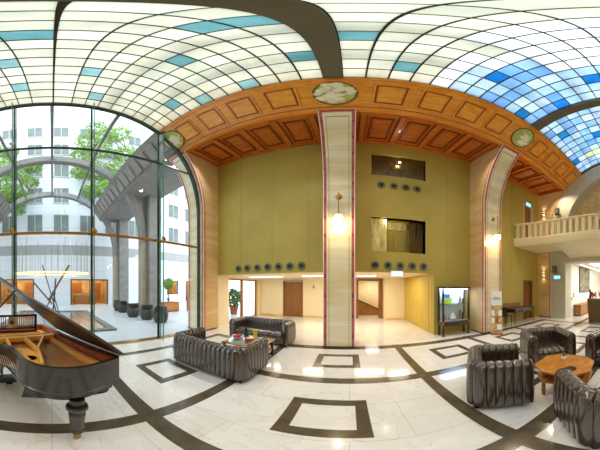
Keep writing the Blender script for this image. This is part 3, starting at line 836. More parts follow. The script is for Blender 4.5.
# ---- balcony
bl = empty('balcony', (0, 0, 0), 0, 'curved cream balcony with flat balusters on the end wall', 'balcony')
def bx(y):
    a = abs(y)
    return 7.5 - (.42 * max(0, (a - 4.0) / 1.95) ** 2)
ys = [-5.98 + 11.96 * k / 48 for k in range(49)]
w = MB(); rows = []
for y in ys:
    X = bx(y); xe = XE + .02 if abs(y) < 5.13 else 9.2
    rows.append([(X, y, 3.74), (X - .03, y, 3.80), (X - .03, y, 4.10), (X, y, 4.14), (xe, y, 4.14), (xe, y, 3.74 - .0), (xe, y, 3.25 if abs(y) < 4.2 else 3.7), (X + .9, y, 3.50 if abs(y) < 4.2 else 3.7), (X + .3, y, 3.70)])
vs = w.grid(rows, 0, cv=True)
w.bm.faces.new(vs[0]); w.bm.faces.new(vs[-1][::-1])
w.build('slab', M['balc'], bl, smooth=30)
w = MB(); rows = []
for y in ys:
    X = bx(y); rows.append([(X - .02, y, 4.84), (X - .02, y, 4.91), (X + .16, y, 4.91), (X + .16, y, 4.84)])
w.grid(rows, 0, cv=True); w.build('handrail', M['balc'], bl, smooth=0)
bproto = None
y = 5.85
while y > -5.9:
    if bproto is None:
        q = MB(); q.bb((-.045, -.075, 0), (.045, .075, .70)); bproto = q.build('baluster', M['balc'], bl, smooth=0, bevel=.008); o = bproto
    else:
        o = bproto.copy(); COL.objects.link(o)
    o.location = (bx(y) + .07, y, 4.14)
    y -= .292
# things on and under the balcony
s1 = empty('speaker', (9.0, 4.62, 5.98), 0, 'black loudspeaker hung on the end arch above the balcony', 'speaker', 'black loudspeakers')
w = MB(); w.box((0, 0, 0), (.22, .24, .42), rz=.3); w.build('cabinet', M['black'], s1, bevel=.02)
w = MB(); w.box((-.125, -.03, -.02), (.02, .19, .34), rz=.3); w.build('grille', M['nozzle'], s1, bevel=.005)
w = MB(); w.tube([(.1, 0, 0), (.24, .02, 0)], .02); w.build('bracket', M['black'], s1)
s2 = dup(s1, 'black loudspeaker under the balcony above the lit exit sign', (9.02, 4.80, 2.68))
s2.scale = (.85, .85, .85)
pj = empty('projector', (9.85, 2.0, 6.3), 0, 'small dark spotlight on the honey stone wall above the balcony', 'spotlight')
w = MB(); w.tube([(.1, 0, 0), (-.1, 0, 0)], .02); w.build('bracket', M['brass'], pj)
w = MB(); w.tube([(-.1, .1, -.1), (-.16, -.12, .08)], [.05, .07], n=10); w.build('lamp_head', M['wood_dark'], pj)
def exit_sign(name, loc, rz, w_, h_, lab, mat):
    e = empty(name, loc, rz, lab, 'exit sign', 'lit exit signs')
    q = MB(); q.box((0, 0, 0), (w_, .06, h_)); q.build('sign_box', M['chrome'], e, smooth=0, bevel=.006)
    q = MB(); q.box((0, -.034, 0), (w_ * .94, .008, h_ * .88)); q.build('lit_face', mat, e, smooth=0)
    q = MB(); s = h_ * .3; y = -.041           # running figure and arrow
    q.ball((.02 - w_ * .12, y, s * .85), s * .22, n=8, s=(1, .15, 1))
    for a, b in (((0, .6), (-.15, -.1)), ((-.15, -.1), (.3, -.4)), ((.3, -.4), (.2, -1)), ((-.15, -.1), (-.5, -.5)), ((-.5, -.5), (-.95, -.6)), ((0, .5), (.5, .2)), ((0, .5), (-.5, .2))):
        q.tube([(a[0] * s - w_ * .12, y, a[1] * s), (b[0] * s - w_ * .12, y, b[1] * s)], s * .11, n=5)
    q.build('running_figure', M['exitfig'], e, smooth=0); q = MB()
    q.prism([(w_ * .18, y, s * .2), (w_ * .30, y, s * .2), (w_ * .30, y, s * .55), (w_ * .42, y, 0), (w_ * .30, y, -s * .55), (w_ * .30, y, -s * .2), (w_ * .18, y, -s * .2)], (0, .004, 0))
    q.build('arrow', M['exitfig'], e, smooth=0)
    return e
exit_sign('exit_sign', (1.52, YO - .04, 2.14), 0, .42, .20, 'pale lit exit sign at the edge of the recess ceiling', M['exit2'])
exit_sign('exit_sign', (8.2, YO - .04, 6.42), 0, .46, .25, 'blue lit exit sign above the balcony doorway', M['exit'])
exit_sign('exit_sign', (9.2, 4.72, 2.25), R(-90), .42, .22, 'blue lit exit sign under the balcony below the black loudspeaker', M['exit'])

# reception things
bn = empty('bench', (10.95, 3.98, 0), 0, 'long low wooden bench along the white reception wall', 'bench')
w = MB(); w.bb((-.55, -.2, .05), (4.6, .22, .62)); w.build('body', M['wood_mid'], bn, smooth=0, bevel=.01)
w = MB(); w.bb((-.58, -.23, .62), (4.62, .24, .68)); w.build('seat', M['wood_mid'], bn, smooth=0, bevel=.01)
for k in range(1, 5):
    w = MB(); w.bb((-.55 + k * 1.03 - .008, -.206, .06), (-.55 + k * 1.03 + .008, -.2, .62)); w.build('panel_joint', M['wood_dark'], bn, smooth=0)
pc = empty('framed_picture', (12.35, 4.24, 1.42), 0, 'large mottled grey abstract picture on the white reception wall', 'picture')
w = MB(); w.bb((-.75, -.04, 0), (.75, 0, 1.32)); w.build('canvas', M['painting'], pc, smooth=0)
w = MB()
for a, b in (((-.78, -.06, -.03), (.78, 0, 0)), ((-.78, -.06, 1.32), (.78, 0, 1.35)), ((-.78, -.06, 0), (-.75, 0, 1.32)), ((.75, -.06, 0), (.78, 0, 1.32))): w.bb(a, b)
w.build('frame', M['wood_dark'], pc, smooth=0)
pc.scale = (1.3, 1, 1.2)
for z, x, s, lab in ((1.25, 10.45, .22, 'small framed notice on the reception wall left of the picture'), (1.05, 10.15, .16, 'small beige switch plate on the reception wall beside the notice')):
    q = empty('notice' if s > .2 else 'switch_plate', (x, 4.245, z), 0, lab, 'notice' if s > .2 else 'switch')
    w = MB(); w.bb((-s / 2, -.02, -s / 2), (s / 2, 0, s / 2)); w.build('plate', M['nozzle'] if s > .2 else M['copper'], q, smooth=0, bevel=.004)
    w = MB(); w.bb((-s * .3, -.026, -s * .3), (s * .3, -.02, s * .3)); w.build('insert', M['paper'], q, smooth=0)
pl = empty('planter', (9.0, 2.25, 0), R(12), 'tapered brown planter box with pink flowers at the right edge', 'planter')
def taper(mb, w0, d0, w1_, d1_, z0, z1, mi=0):
    mb.grid([[(sx * a / 2, sy * b / 2, z) for sx, sy in ((-1, -1), (1, -1), (1, 1), (-1, 1))] for a, b, z in ((w0, d0, z0), (w1_, d1_, z1))], mi, cv=True)
    vs = list(mb.bm.verts)[-8:]
    mb.bm.faces.new(vs[:4]); mb.bm.faces.new(vs[4:])
w = MB(); taper(w, .62, 1.1, .72, 1.25, 0, 1.12); w.build('box', pm('planter_brown', (96, 74, 40), .5, var=.15, vscale=3), pl, smooth=0, bevel=.01)
w = MB(); w.bb((-.37, -.63, 1.12), (.37, .63, 1.16)); w.bb((-.34, -.6, .56), (.34, .6, .575)); w.build('rim', M['wood_mid'], pl, smooth=0)
def tuft(mb, c, n, h, spread, rnd, wd=.03, mi=0):
    for k in range(n):
        a = rnd.random() * 6.283; l = h * (.7 + .5 * rnd.random()); sp_ = spread * (.4 + rnd.random())
        d_ = Vector((math.cos(a), math.sin(a), 0)); side = Vector((-d_.y, d_.x, 0)) * wd
        rows = []
        for t in (0, .35, .7, 1):
            p = Vector(c) + d_ * sp_ * t * t + Vector((0, 0, l * (t - .25 * t * t * t)))
            ww = side * (1 - t) ** .6 * (.6 + t) if t < 1 else side * .02
            rows.append([p - ww, p + ww])
        mb.grid(rows, mi)
rn = random.Random(4)
w = MB(); tuft(w, (0, 0, 1.14), 26, .5, .3, rn, .025); tuft(w, (0, .38, 1.14), 22, .42, .22, rn, .03); w.build('leaves', M['leaf_dark'], pl)
w = MB()
for k in range(9):
    w = MB(); w.ball((rn.uniform(-.2, .2), rn.uniform(-.2, .5), 1.26 + rn.uniform(0, .2)), .055, n=8); w.build('flower', M['pink'], pl)
w = MB(); w.lathe([(.06, 1.16), (.05, 1.3), (.03, 1.42), (.05, 1.5), (.02, 1.62), (0, 1.64)], (-.15, .5, 0), n=10); w.build('finial', M['black'], pl)
# light panels in the reception ceiling
for (x0, x1, y0, y1), lab in (((10.2, 11.6, 1.0, 3.2), 'bright square light panel in the reception ceiling nearest the hall'), ((12.4, 14.4, 1.0, 3.2), 'bright square light panel deeper in the reception ceiling'), ((10.3, 16.5, 3.72, 3.86), 'long thin light strip in the reception ceiling beside the white wall'), ((10.2, 16, -3.2, -1), 'wide light panel in the reception ceiling on the far side')):
    c = empty('ceiling_light', ((x0 + x1) / 2, (y0 + y1) / 2, 3.05), 0, lab, 'ceiling light', 'light panels in the reception ceiling')
    a, b = (x1 - x0) / 2, (y1 - y0) / 2
    w = MB(); w.bb((-a - .04, -b - .04, -.02), (a + .04, b + .04, .0)); w.build('frame', M['white_glaze'], c, smooth=0)
    w = MB(); w.bb((-a, -b, -.026), (a, b, -.02)); w.build('diffuser', M['panel_glow'], c, smooth=0)
# strip lights in the recess ceiling
for x0, x1, y0, lab in ((-2.0, -.5, 8.0, 'long lit strip in the recess ceiling left of the middle pillar'), (.35, 1.1, 8.0, 'short lit strip in the recess ceiling right of the middle pillar'), (-4.6, -3.0, 8.0, 'lit strip in the recess ceiling nearest the glass door')):
    c = empty('ceiling_light', ((x0 + x1) / 2, y0, 2.2), 0, lab, 'ceiling light', 'lit strips in the recess ceiling')
    a = (x1 - x0) / 2
    w = MB(); w.bb((-a - .03, -.20, -.012), (a + .03, .20, 0)); w.build('frame', M['white_glaze'], c, smooth=0)
    w = MB(); w.bb((-a, -.17, -.018), (a, .17, -.012)); w.build('diffuser', M['strip'], c, smooth=0)
wl = empty('wall_switch', (-2.0, 10.39, 1.75), 0, 'small wall light fitting beside the brown door', 'lamp')
w = MB(); w.bb((-.03, -.03, -.1), (.03, 0, .06)); w.build('plate', M['brass'], wl, smooth=0, bevel=.005)

# ---- display cabinet
cb = empty('display_cabinet', (3.53, 5.73, 0), 0, 'lit glass display cabinet on dark wooden legs between the pillars', 'cabinet')
CW, CD, Z0, Z1 = 1.10, .36, .52, 1.72
for sx in (-1, 1):
    for sy in (-1, 1):
        w = MB(); w.box((sx * (CW / 2 - .03), sy * (CD / 2 - .03), .26), (.06, .06, .52)); w.build('leg', M['wood_dark'], cb, smooth=0, bevel=.004)
w = MB(); w.bb((-CW / 2, -CD / 2, Z0 - .16), (CW / 2, CD / 2, Z0)); w.build('base', M['wood_dark'], cb, smooth=0, bevel=.005)
w = MB(); w.bb((-CW / 2 - .02, -CD / 2 - .02, Z1 - .06), (CW / 2 + .02, CD / 2 + .02, Z1))
for sx in (-1, 1):
    for sy in (-1, 1): w.box((sx * (CW / 2 - .025), sy * (CD / 2 - .025), (Z0 + Z1) / 2), (.05, .05, Z1 - Z0))
w.build('frame', M['black'], cb, smooth=0)
w = MB(); w.bb((-CW / 2 + .04, CD / 2 - .03, Z0), (CW / 2 - .04, CD / 2 - .02, Z1 - .06)); w.bb((-CW / 2 + .04, -CD / 2 + .04, Z0), (CW / 2 - .04, CD / 2 - .03, Z0 + .01)); w.build('lining', M['case_in'], cb, smooth=0)
w = MB(); w.bb((-CW / 2 + .04, -CD / 2 + .04, Z1 - .075), (CW / 2 - .04, CD / 2 - .06, Z1 - .062)); w.build('case_light', M['case_glow'], cb, smooth=0)
w = MB(); w.bb((-CW / 2 + .04, -CD / 2 + .015, Z0), (CW / 2 - .04, -CD / 2 + .021, Z1 - .06))
for s in (-1, 1): w.bb((s * (CW / 2 - .017), -CD / 2 + .04, Z0), (s * (CW / 2 - .023), CD / 2 - .04, Z1 - .06))
w.build('glass', M['glass'], cb, smooth=0)
w = MB(); w.bb((-CW / 2 + .04, -CD / 2 + .05, 1.11), (CW / 2 - .04, CD / 2 - .04, 1.125)); w.build('shelf', M['glassedge'], cb, smooth=0)
for s in (-1, 1): w = MB(); w.box((s * (CW / 2 - .02), -CD / 2 - .004, .46), (.06, .01, .14)); w.build('brass_corner', M['brass'], cb, smooth=0)
cy = 5.75
v = empty('vase', (3.45, cy - .045, Z0 + .0105), 0, 'round white porcelain jar on the floor of the lit cabinet', 'jar')
w = MB(); w.lathe([(.05, 0), (.11, .04), (.13, .11), (.10, .18), (.05, .21), (.055, .23)], n=20); w.build('body', M['white_glaze'], v)
w = MB(); w.lathe([(.06, .232), (.05, .255), (.012, .27), (.02, .29), (0, .30)], n=16); w.build('lid', M['white_glaze'], v)
b = empty('picture_box', (3.29, cy + .06, 1.126), 0, 'green printed box on the left of the cabinet shelf', 'box')
w = MB(); w.bb((-.19, -.04, 0), (.17, .04, .20)); w.build('box', M['lime_print'], b, smooth=0)
w = MB(); w.bb((-.17, -.03, .20), (.10, .04, .34)); w.build('blue_panel', M['blueprint'], b, smooth=0)
for i, (x, z, h, mt, lab) in enumerate(((3.64, 1.126, .14, 'white_glaze', 'white cup on the middle of the cabinet shelf'), (3.80, 1.126, .30, 'wood_mid', 'tall brown figurine on the right of the cabinet shelf'), (3.94, 1.126, .18, 'statue', 'dark small figurine at the right end of the cabinet shelf'),
                                        (3.80, Z0 + .011, .34, 'wood_mid', 'brown figurine on the cabinet floor right of the jar'), (3.94, Z0 + .011, .26, 'statue', 'dark figurine at the right end of the cabinet floor'), (3.16, Z0 + .011, .24, 'copper', 'copper pot on the cabinet floor left of the jar'))):
    o = empty('cup' if i == 0 else ('pot' if i == 5 else 'figurine'), (x, cy + .02, z), 0, lab, 'ornament', 'ornaments in the lit cabinet')
    w = MB(); k = h
    w.lathe([(.05, 0), (.05, .02), (.03, .05), (.045, .3 * k + .03), (.055, .55 * k), (.025, .75 * k)], n=14); w.build('body', M[mt], o)
    w = MB(); w.ball((0, 0, .86 * k), .14 * k if k > .2 else .03, n=10); w.build('head' if i not in (0, 5) else 'lid', M[mt], o)

# ---- console desk on the right, leaflet stand
dk = empty('desk', (7.2, 5.66, 0), 0, 'dark wooden writing desk against the olive wall', 'desk')
w = MB(); w.bb((-.8, -.3, .70), (.8, .3, .74)); w.build('top', M['wood_dark'], dk, smooth=0, bevel=.006)
w = MB(); w.bb((-.76, -.27, .56), (.76, .27, .70)); w.build('apron', M['wood_dark'], dk, smooth=0)
for i, x in enumerate((-.5, 0, .5)):
    w = MB(); w.bb((x - .22, -.285, .58), (x + .22, -.27, .685)); dd = w.build('drawer', M['wood_dark'], dk, smooth=0, bevel=.004)
    w = MB(); w.ball((x, -.297, .63), .014, n=8); w.build('knob', M['brass'], dd)
for sx in (-1, 1):
    for sy in (-1, 1):
        w = MB(); w.tube([(sx * .74, sy * .25, .58), (sx * .74, sy * .25, 0)], [.035, .02], n=4); w.build('leg', M['wood_dark'], dk)
ch = empty('chair', (6.62, 5.68, 0), R(90), 'dark high-backed wooden chair at the left end of the writing desk', 'chair')
ch.location = (6.05, 5.62, 0)
w = MB(); w.bb((-.22, -.22, .42), (.22, .22, .48)); w.build('seat', M['leather'], ch, bevel=.02)
w = MB(); w.bb((-.22, .18, .48), (.22, .22, .86)); w.build('backrest', M['wood_dark'], ch, bevel=.01)
for sx in (-1, 1):
    for sy in (-1, 1):
        w = MB(); w.tube([(sx * .19, sy * .19, .42), (sx * .2, sy * .2, 0)], [.022, .016], n=6); w.build('leg', M['wood_dark'], ch)
w = MB(); w.bb((5.95, 5.965, .76), (7.52, 5.995, .96)); struct(w.build('trim_7', M['wood_mid'], smooth=0, bevel=.004), 'low brown wooden panel on the wall behind the writing desk', 'wall panel')  # brown wooden panel hung on the wall
ls = empty('leaflet_stand', (4.96, 5.02, 0), R(-12), 'wooden leaflet stand with a white sheet in front of the curving pillar', 'stand')
ls.location = (4.74, 4.82, 0); ls.rotation_euler = (0, 0, R(-40))
w = MB(); w.bb((-.22, -.16, 0), (.22, .14, .05)); w.build('base', M['wood_mid'], ls, smooth=0, bevel=.008)
w = MB(); w.prism([(-.2, -.06, .05), (.2, -.06, .05), (.2, .04, 1.12), (-.2, .04, 1.12)], (0, .03, 0)); w.build('back_board', M['photo_print'], ls, smooth=0)
w = MB(); w.prism([(-.19, -.005, 1.05), (.19, -.005, 1.05), (.19, .05, 1.56), (-.19, .05, 1.56)], (0, .012, 0)); sh = w.build('white_sheet', M['paper'], ls, smooth=0)
w = MB()
for k, wd in enumerate((.22, .3, .26)): w.prism([(-wd / 2, -.01 + .055 * (.3 + k * .02), 1.33 - k * .04), (wd / 2, -.01 + .055 * (.3 + k * .02), 1.33 - k * .04), (wd / 2, -.008 + .055 * (.3 + k * .02), 1.35 - k * .04), (-wd / 2, -.008 + .055 * (.3 + k * .02), 1.35 - k * .04)], (0, .008, 0))
w.build('printed_lines', M['greyline'], sh, smooth=0)
for k, (z, n) in enumerate(((.28, 2), (.52, 3), (.78, 3))):
    for i in range(n):
        x = -.19 + (.38 / n) * (i + .5)
        yb = -.06 + .1 * (z - .05) / 1.07
        w = MB(); w.box((x, yb - .02, z), (.34 / n, .012, .2), rx=-.09); w.build('leaflet', (M['photo_print'], M['paper'], M['blueprint'], M['relief'], M['copper'], M['photo_print'], M['paper'])[(k * 3 + i) % 7], ls, smooth=0)

# ---- channel-tufted leather seating
def upath(w_, d_, t, r, n_arm, n_back, sub=8):
    """centre line of arm - back - arm, split at the middle of each corner; returns three lists of (pos, normal_out, phase)"""
    hw = w_ / 2 - t / 2; yb = -d_ / 2 + t / 2; yf = d_ / 2 - .03
    segs = [('l', Vector((-hw, yf)), Vector((-hw, yb + r))), ('a', Vector((-hw + r, yb + r)), PI, PI * 1.5), ('l', Vector((-hw + r, yb)), Vector((hw - r, yb))), ('a', Vector((hw - r, yb + r)), PI * 1.5, PI * 2), ('l', Vector((hw, yb + r)), Vector((hw, yf)))]
    la = yf - yb - r; arc = r * PI / 2; lb = 2 * (hw - r)
    tot = [la, arc, lb, arc, la]
    def at(s):
        for sg, L in zip(segs, tot):
            if s <= L + 1e-9:
                if sg[0] == 'l':
                    p = sg[1].lerp(sg[2], s / L); d = (sg[2] - sg[1]).normalized()
                    return p, Vector((d.y, -d.x))
                a = sg[2] + (sg[3] - sg[2]) * s / L
                return sg[1] + Vector((math.cos(a), math.sin(a))) * r, Vector((math.cos(a), math.sin(a)))
            s -= L
        return segs[-1][2].copy(), Vector((1, 0))
    S0, S1, S2, S3 = 0, la + arc / 2, la + arc * 1.5 + lb, 2 * la + 2 * arc + lb
    res = []
    for a, b, n in ((S0, S1, n_arm), (S1, S2, n_back), (S2, S3, n_arm)):
        L = []
        for k in range(n * sub + 1):
            p, nrm = at(a + (b - a) * k / (n * sub))
            L.append((p, nrm, (k % sub) / sub))
        res.append(L)
    return res
def seat_shell(path, h, t, depth, cap0, cap1, z0=.085, seat_z=.25):
    rows = []
    r = t / 2
    def ring(p, n, ph, sc=1.0, push=0.0, tang=None):
        bul = -depth * abs(2 * ph - 1) ** 5
        ring_ = []
        pr = []
        for k in range(6):
            q = k / 5
            pr.append((r + bul + .014 * math.sin(PI * min(1, q * .9 + .05)), z0 + (h - r - z0) * q))
        for k in range(1, 9):
            a = PI * k / 9
            pr.append(((r + bul) * math.cos(a) + .002, h - r + (r + bul) * math.sin(a) * 1.0))
        for k in range(5):
            q = k / 4
            pr.append((-(r + bul * .6), h - r - (h - r - seat_z) * q))
        pr.append((-r * .8, z0))
        zc = (h + z0) / 2
        for e, z in pr:
            e *= sc; z = zc + (z - zc) * (1 - (1 - sc) * .35)
            v = Vector((p.x + n.x * e, p.y + n.y * e, z))
            if tang is not None: v += Vector((tang.x * push, tang.y * push, 0))
            ring_.append(v)
        return ring_
    for p, n, ph in path: rows.append(ring(p, n, ph))
    mb = MB()
    if cap0:
        p, n, ph = path[0]; tg = (path[0][0] - path[1][0]).normalized()
        rows = [ring(p, n, .5, .80, .045, tg), ring(p, n, .5, .93, .034, tg), ring(p, n, .5, 1.0, .012, tg)] + rows
    if cap1:
        p, n, ph = path[-1]; tg = (path[-1][0] - path[-2][0]).normalized()
        rows = rows + [ring(p, n, .5, 1.0, .012, tg), ring(p, n, .5, .93, .034, tg), ring(p, n, .5, .80, .045, tg)]
    vs = mb.grid(rows, 0, cv=True)
    mb.bm.faces.new(vs[0]); mb.bm.faces.new(vs[-1][::-1])
    return mb
def make_seat(name, lab, cat, group, loc, face, w_, d_, h=.68, t=.21, n_arm=6, n_back=8, n_seat=5):
    s = empty(name, (loc[0], loc[1], 0), rz_of(*face), lab, cat, group)
    L, B_, Rr = upath(w_, d_, t, .10, n_arm, n_back)
    seat_shell(L, h, t, .021, True, False).build('armrest', M['leather'], s, smooth=60)
    seat_shell(B_, h, t, .021, False, False).build('backrest', M['leather'], s, smooth=60)
    seat_shell(Rr, h, t, .021, False, True).build('armrest', M['leather'], s, smooth=60)
    # seat cushion with ridges running front to back
    x0, x1 = -w_ / 2 + t - .02, w_ / 2 - t + .02
    prof = [(-d_ / 2 + t - .03, .395), (-.1, .40), (d_ / 2 - .14, .405), (d_ / 2 - .06, .39), (d_ / 2 - .02, .35), (d_ / 2 - .01, .30), (d_ / 2 - .03, .24), (d_ / 2 - .05, .23)]
    rows = []; nn = n_seat * 6
    for k in range(nn + 1):
        ph = (k % 6) / 6; bul = -.02 * abs(2 * ph - 1) ** 3
        x = x0 + (x1 - x0) * k / nn
        rows.append([(x, y + (bul if i > 3 else 0), z + (bul if i < 5 else 0)) for i, (y, z) in enumerate(prof)] + [(x, -d_ / 2 + t - .03, .23)])
    mb = MB(); vs = mb.grid(rows, 0, cv=True); mb.bm.faces.new(vs[0]); mb.bm.faces.new(vs[-1][::-1])
    mb.build('seat_cushion', M['leather'], s, smooth=60)
    mb = MB(); mb.bb((x0 - .03, -d_ / 2 + t - .04, .08), (x1 + .03, d_ / 2 - .05, .235)); mb.build('front_apron', M['leather'], s, smooth=0, bevel=.02)
    for sx in (-1, 1):
        for sy in (-1, 1):
            mb = MB(); mb.lathe([(.03, 0), (.042, .015), (.042, .05), (.035, .075)], (sx * (w_ / 2 - .12), sy * (d_ / 2 - .12), 0), n=12); mb.build('foot', M['black'], s)
    return s
g_a = 'channelled leather armchairs around the octagonal table'
make_seat('armchair', 'dark leather armchair left of the octagonal table, its arm side towards us', 'armchair', g_a, (1.88, 1.93), (.80, -.60), .96, .80, .75)
make_seat('armchair', 'dark leather armchair facing us behind the octagonal table', 'armchair', g_a, (3.60, 2.13), (-.62, -.78), 1.04, .86, .74)
make_seat('armchair', 'dark leather armchair at the right edge, right of the octagonal table', 'armchair', g_a, (4.0, .70), (-1, .12), .96, .84, .74)
make_seat('armchair', 'dark leather armchair in the bottom right corner in front of the octagonal table', 'armchair', g_a, (1.90, .37), (.69, .72), .94, .80, .75)
make_seat('sofa', 'dark leather sofa with its back to us, left of centre', 'sofa', 'channelled leather sofas', (-2.50, 2.94), (0.0, 1), 1.88, .94, .69, n_arm=7, n_back=15, n_seat=12)
make_seat('sofa', 'dark leather sofa facing us near the olive wall', 'sofa', 'channelled leather sofas', (-2.60, 5.28), (-.04, -1), 1.96, .84, .70, n_arm=7, n_back=15, n_seat=12)

# octagonal table
ot = empty('octagonal_table', (2.57, 1.18, 0), R(7), 'octagonal two-tier wooden coffee table among the armchairs', 'table')
def octo(r, cut):
    p = []
    for a, b in ((1, -cut), (1, cut), (cut, 1), (-cut, 1), (-1, cut), (-1, -cut), (-cut, -1), (cut, -1)): p.append((a * r, b * r))
    return p
w = MB(); w.prism([(x, y, .47) for x, y in octo(.41, .50)], (0, 0, .035)); w.build('tabletop', M['wood_table'], ot, smooth=0, bevel=.006)
w = MB(); w.prism([(x, y, .30) for x, y in octo(.38, .50)], (0, 0, .03)); w.build('lower_shelf', M['wood_table'], ot, smooth=0, bevel=.006)
for a in range(4):
    t = R(45 + 90 * a); w = MB(); w.box((.35 * math.cos(t), .35 * math.sin(t), .235), (.05, .05, .47), rz=t); w.build('leg', M['wood_table'], ot, smooth=0, bevel=.006)
pp = empty('potted_plant', (2.68, 1.26, .505), 0, 'tiny potted green plant on the octagonal table', 'plant')
w = MB(); w.lathe([(.03, 0), (.045, .05), (.042, .055)], n=12); w.build('pot', M['white_glaze'], pp)
w = MB(); tuft(w, (0, 0, .05), 22, .09, .05, rn, .012); w.build('leaves', M['leaf_dark'], pp)
tr = empty('tray', (2.40, 1.02, .505), R(20), 'small dark tray lying on the octagonal table', 'tray')
w = MB(); w.lathe([(.06, 0), (.075, .012), (.07, .015), (.058, .005)], n=20); w.build('dish', M['statue'], tr)
# coffee table between the sofas
ct = empty('coffee_table', (-2.27, 3.86, 0), 0, 'low glass-topped wooden coffee table between the two sofas', 'table')
w = MB(); w.bb((-.50, -.42, .38), (.50, .42, .41)); w.build('tabletop', M['wood_table'], ct, smooth=0, bevel=.006)
w = MB(); w.bb((-.46, -.38, .411), (.40, .38, .423)); w.build('glass_plate', pm('grey_glass', (150, 156, 160), .05, spec=.8, var=.05), ct, smooth=0)
w = MB(); w.bb((-.46, -.37, .14), (.46, .37, .17)); w.build('lower_shelf', M['wood_table'], ct, smooth=0)
for sx in (-1, 1):
    for sy in (-1, 1):
        w = MB(); w.box((sx * .45, sy * .36, .19), (.06, .06, .38)); w.build('leg', M['wood_dark'], ct, smooth=0, bevel=.004)
zt = .4235
o = empty('flower_bowl', (-2.56, 3.78, zt), 0, 'white bowl of red and white flowers on the coffee table', 'bowl')
w = MB(); w.lathe([(.06, 0), (.10, .03), (.14, .06), (.13, .055), (.06, .02)], n=18); w.build('bowl', M['white_glaze'], o)
for k in range(7):
    w = MB(); w.ball((.075 * math.cos(k * .9), .075 * math.sin(k * .9), .078 + .006 * (k % 3)), .036, n=8); w.build('flower', M['red'] if k % 5 < 3 else M['white_glaze'], o)
o = empty('potted_plant', (-2.38, 3.98, zt), 0, 'little blue-green plant in a bowl on the coffee table', 'plant')
w = MB(); w.lathe([(.04, 0), (.06, .05), (.055, .055)], n=12); w.build('pot', M['blueprint'], o)
w = MB(); tuft(w, (0, 0, .05), 24, .12, .09, rn, .016); w.build('leaves', M['leaf_dark'], o)
o = empty('copper_box', (-2.12, 3.66, zt), R(15), 'copper-coloured box on the front of the coffee table', 'box')
w = MB(); w.bb((-.09, -.07, 0), (.09, .07, .10)); w.build('box', M['copper'], o, smooth=0, bevel=.006)
w = MB(); w.bb((-.095, -.075, .10), (.095, .075, .12)); w.build('lid', M['copper'], o, smooth=0, bevel=.004)
o = empty('drinking_glass', (-2.20, 4.04, zt), 0, 'tall yellow glass on the right end of the coffee table', 'glass')
w = MB(); w.lathe([(.04, 0), (.045, .02), (.055, .2), (.052, .2), (.04, .03)], n=16); w.build('glass', M['yellow_glass'], o)
w = MB(); w.lathe([(.04, .03), (.048, .15), (0, .15)], n=16); w.build('drink', M['yellow_glass'], o)
o = empty('figurine', (-2.52, 4.14, zt), 0, 'dark figurine at the back of the coffee table', 'ornament')
w = MB(); w.lathe([(.06, 0), (.06, .02), (.03, .05), (.05, .12), (.04, .18), (.02, .2)], n=12); w.build('body', M['statue'], o)
w = MB(); w.ball((0, 0, .23), .035, n=10); w.build('head', M['statue'], o)

# ---- grand piano.  local axes: +X runs from tail to keyboard, +Y from spine (hinge side) to the bent side
EU = Vector((-.92, -.39, 0)).normalized(); EV = Vector((.39, -.92, 0)).normalized()
gp = empty('grand_piano', (-1.737, .634, 0), math.atan2(EU.y, EU.x), 'black grand piano with raised lid and gilt iron frame', 'piano')
def bez(ps, n=14):
    out = []
    for i in range(len(ps) - 1):            # Catmull-Rom through the points
        p0 = Vector(ps[max(0, i - 1)]); p1 = Vector(ps[i]); p2 = Vector(ps[i + 1]); p3 = Vector(ps[min(len(ps) - 1, i + 2)])
        for k in range(n):
            t = k / n
            out.append(.5 * ((2 * p1) + (-p0 + p2) * t + (2 * p0 - 5 * p1 + 4 * p2 - p3) * t * t + (-p0 + 3 * p1 - 3 * p2 + p3) * t ** 3))
    out.append(Vector(ps[-1]))
    return out
# is local +Y the bent side?  EU rotated by +90 deg is (.39,-.92): yes
bent = bez([(2.02, 1.47), (1.55, 1.46), (1.22, 1.36), (1.0, 1.10), (.84, .93), (.60, .875), (.38, .855), (.17, .765), (.03, .61), (-.045, .40), (-.05, .22), (-.045, .03)], 6)
outl = [Vector(p) for p in bent] + [Vector((0.0, -.005)), Vector((.5, 0)), Vector((2.02, 0))]
def inset(pl_, d):
    n = len(pl_); out = []
    for i in range(n):
        a, b, c = pl_[i - 1], pl_[i], pl_[(i + 1) % n]
        d1 = (b - a).normalized(); d2 = (c - b).normalized()
        n1 = Vector((-d1.y, d1.x)); n2 = Vector((-d2.y, d2.x))
        m_ = (n1 + n2); m_ = m_.normalized() if m_.length > 1e-6 else n1
        out.append(b + m_ * d / max(.5, m_.dot(n1)))
    return out
area = sum(outl[i - 1].x * outl[i].y - outl[i].x * outl[i - 1].y for i in range(len(outl)))
SG = 1 if area > 0 else -1
inn = inset(outl, SG * .045)
w = MB(); rows = []
for a, b in zip(outl, inn):
    rows.append([(a.x, a.y, .725), (a.x, a.y, 1.0), (b.x, b.y, 1.0), (b.x, b.y, .725)])
w.grid(rows, 0, cu=True, cv=True)
w.build('rim', M['piano'], gp, smooth=40)
inn2 = inset(outl, SG * .05); inn3 = inset(outl, SG * .075)
w = MB(); w.grid([[(a.x, a.y, .80), (a.x, a.y, .995), (b.x, b.y, .985), (b.x, b.y, .80)] for a, b in zip(inn2, inn3)], 0, cu=True, cv=True)
w.build('inner_rim', M['rim_in'], gp, smooth=40)
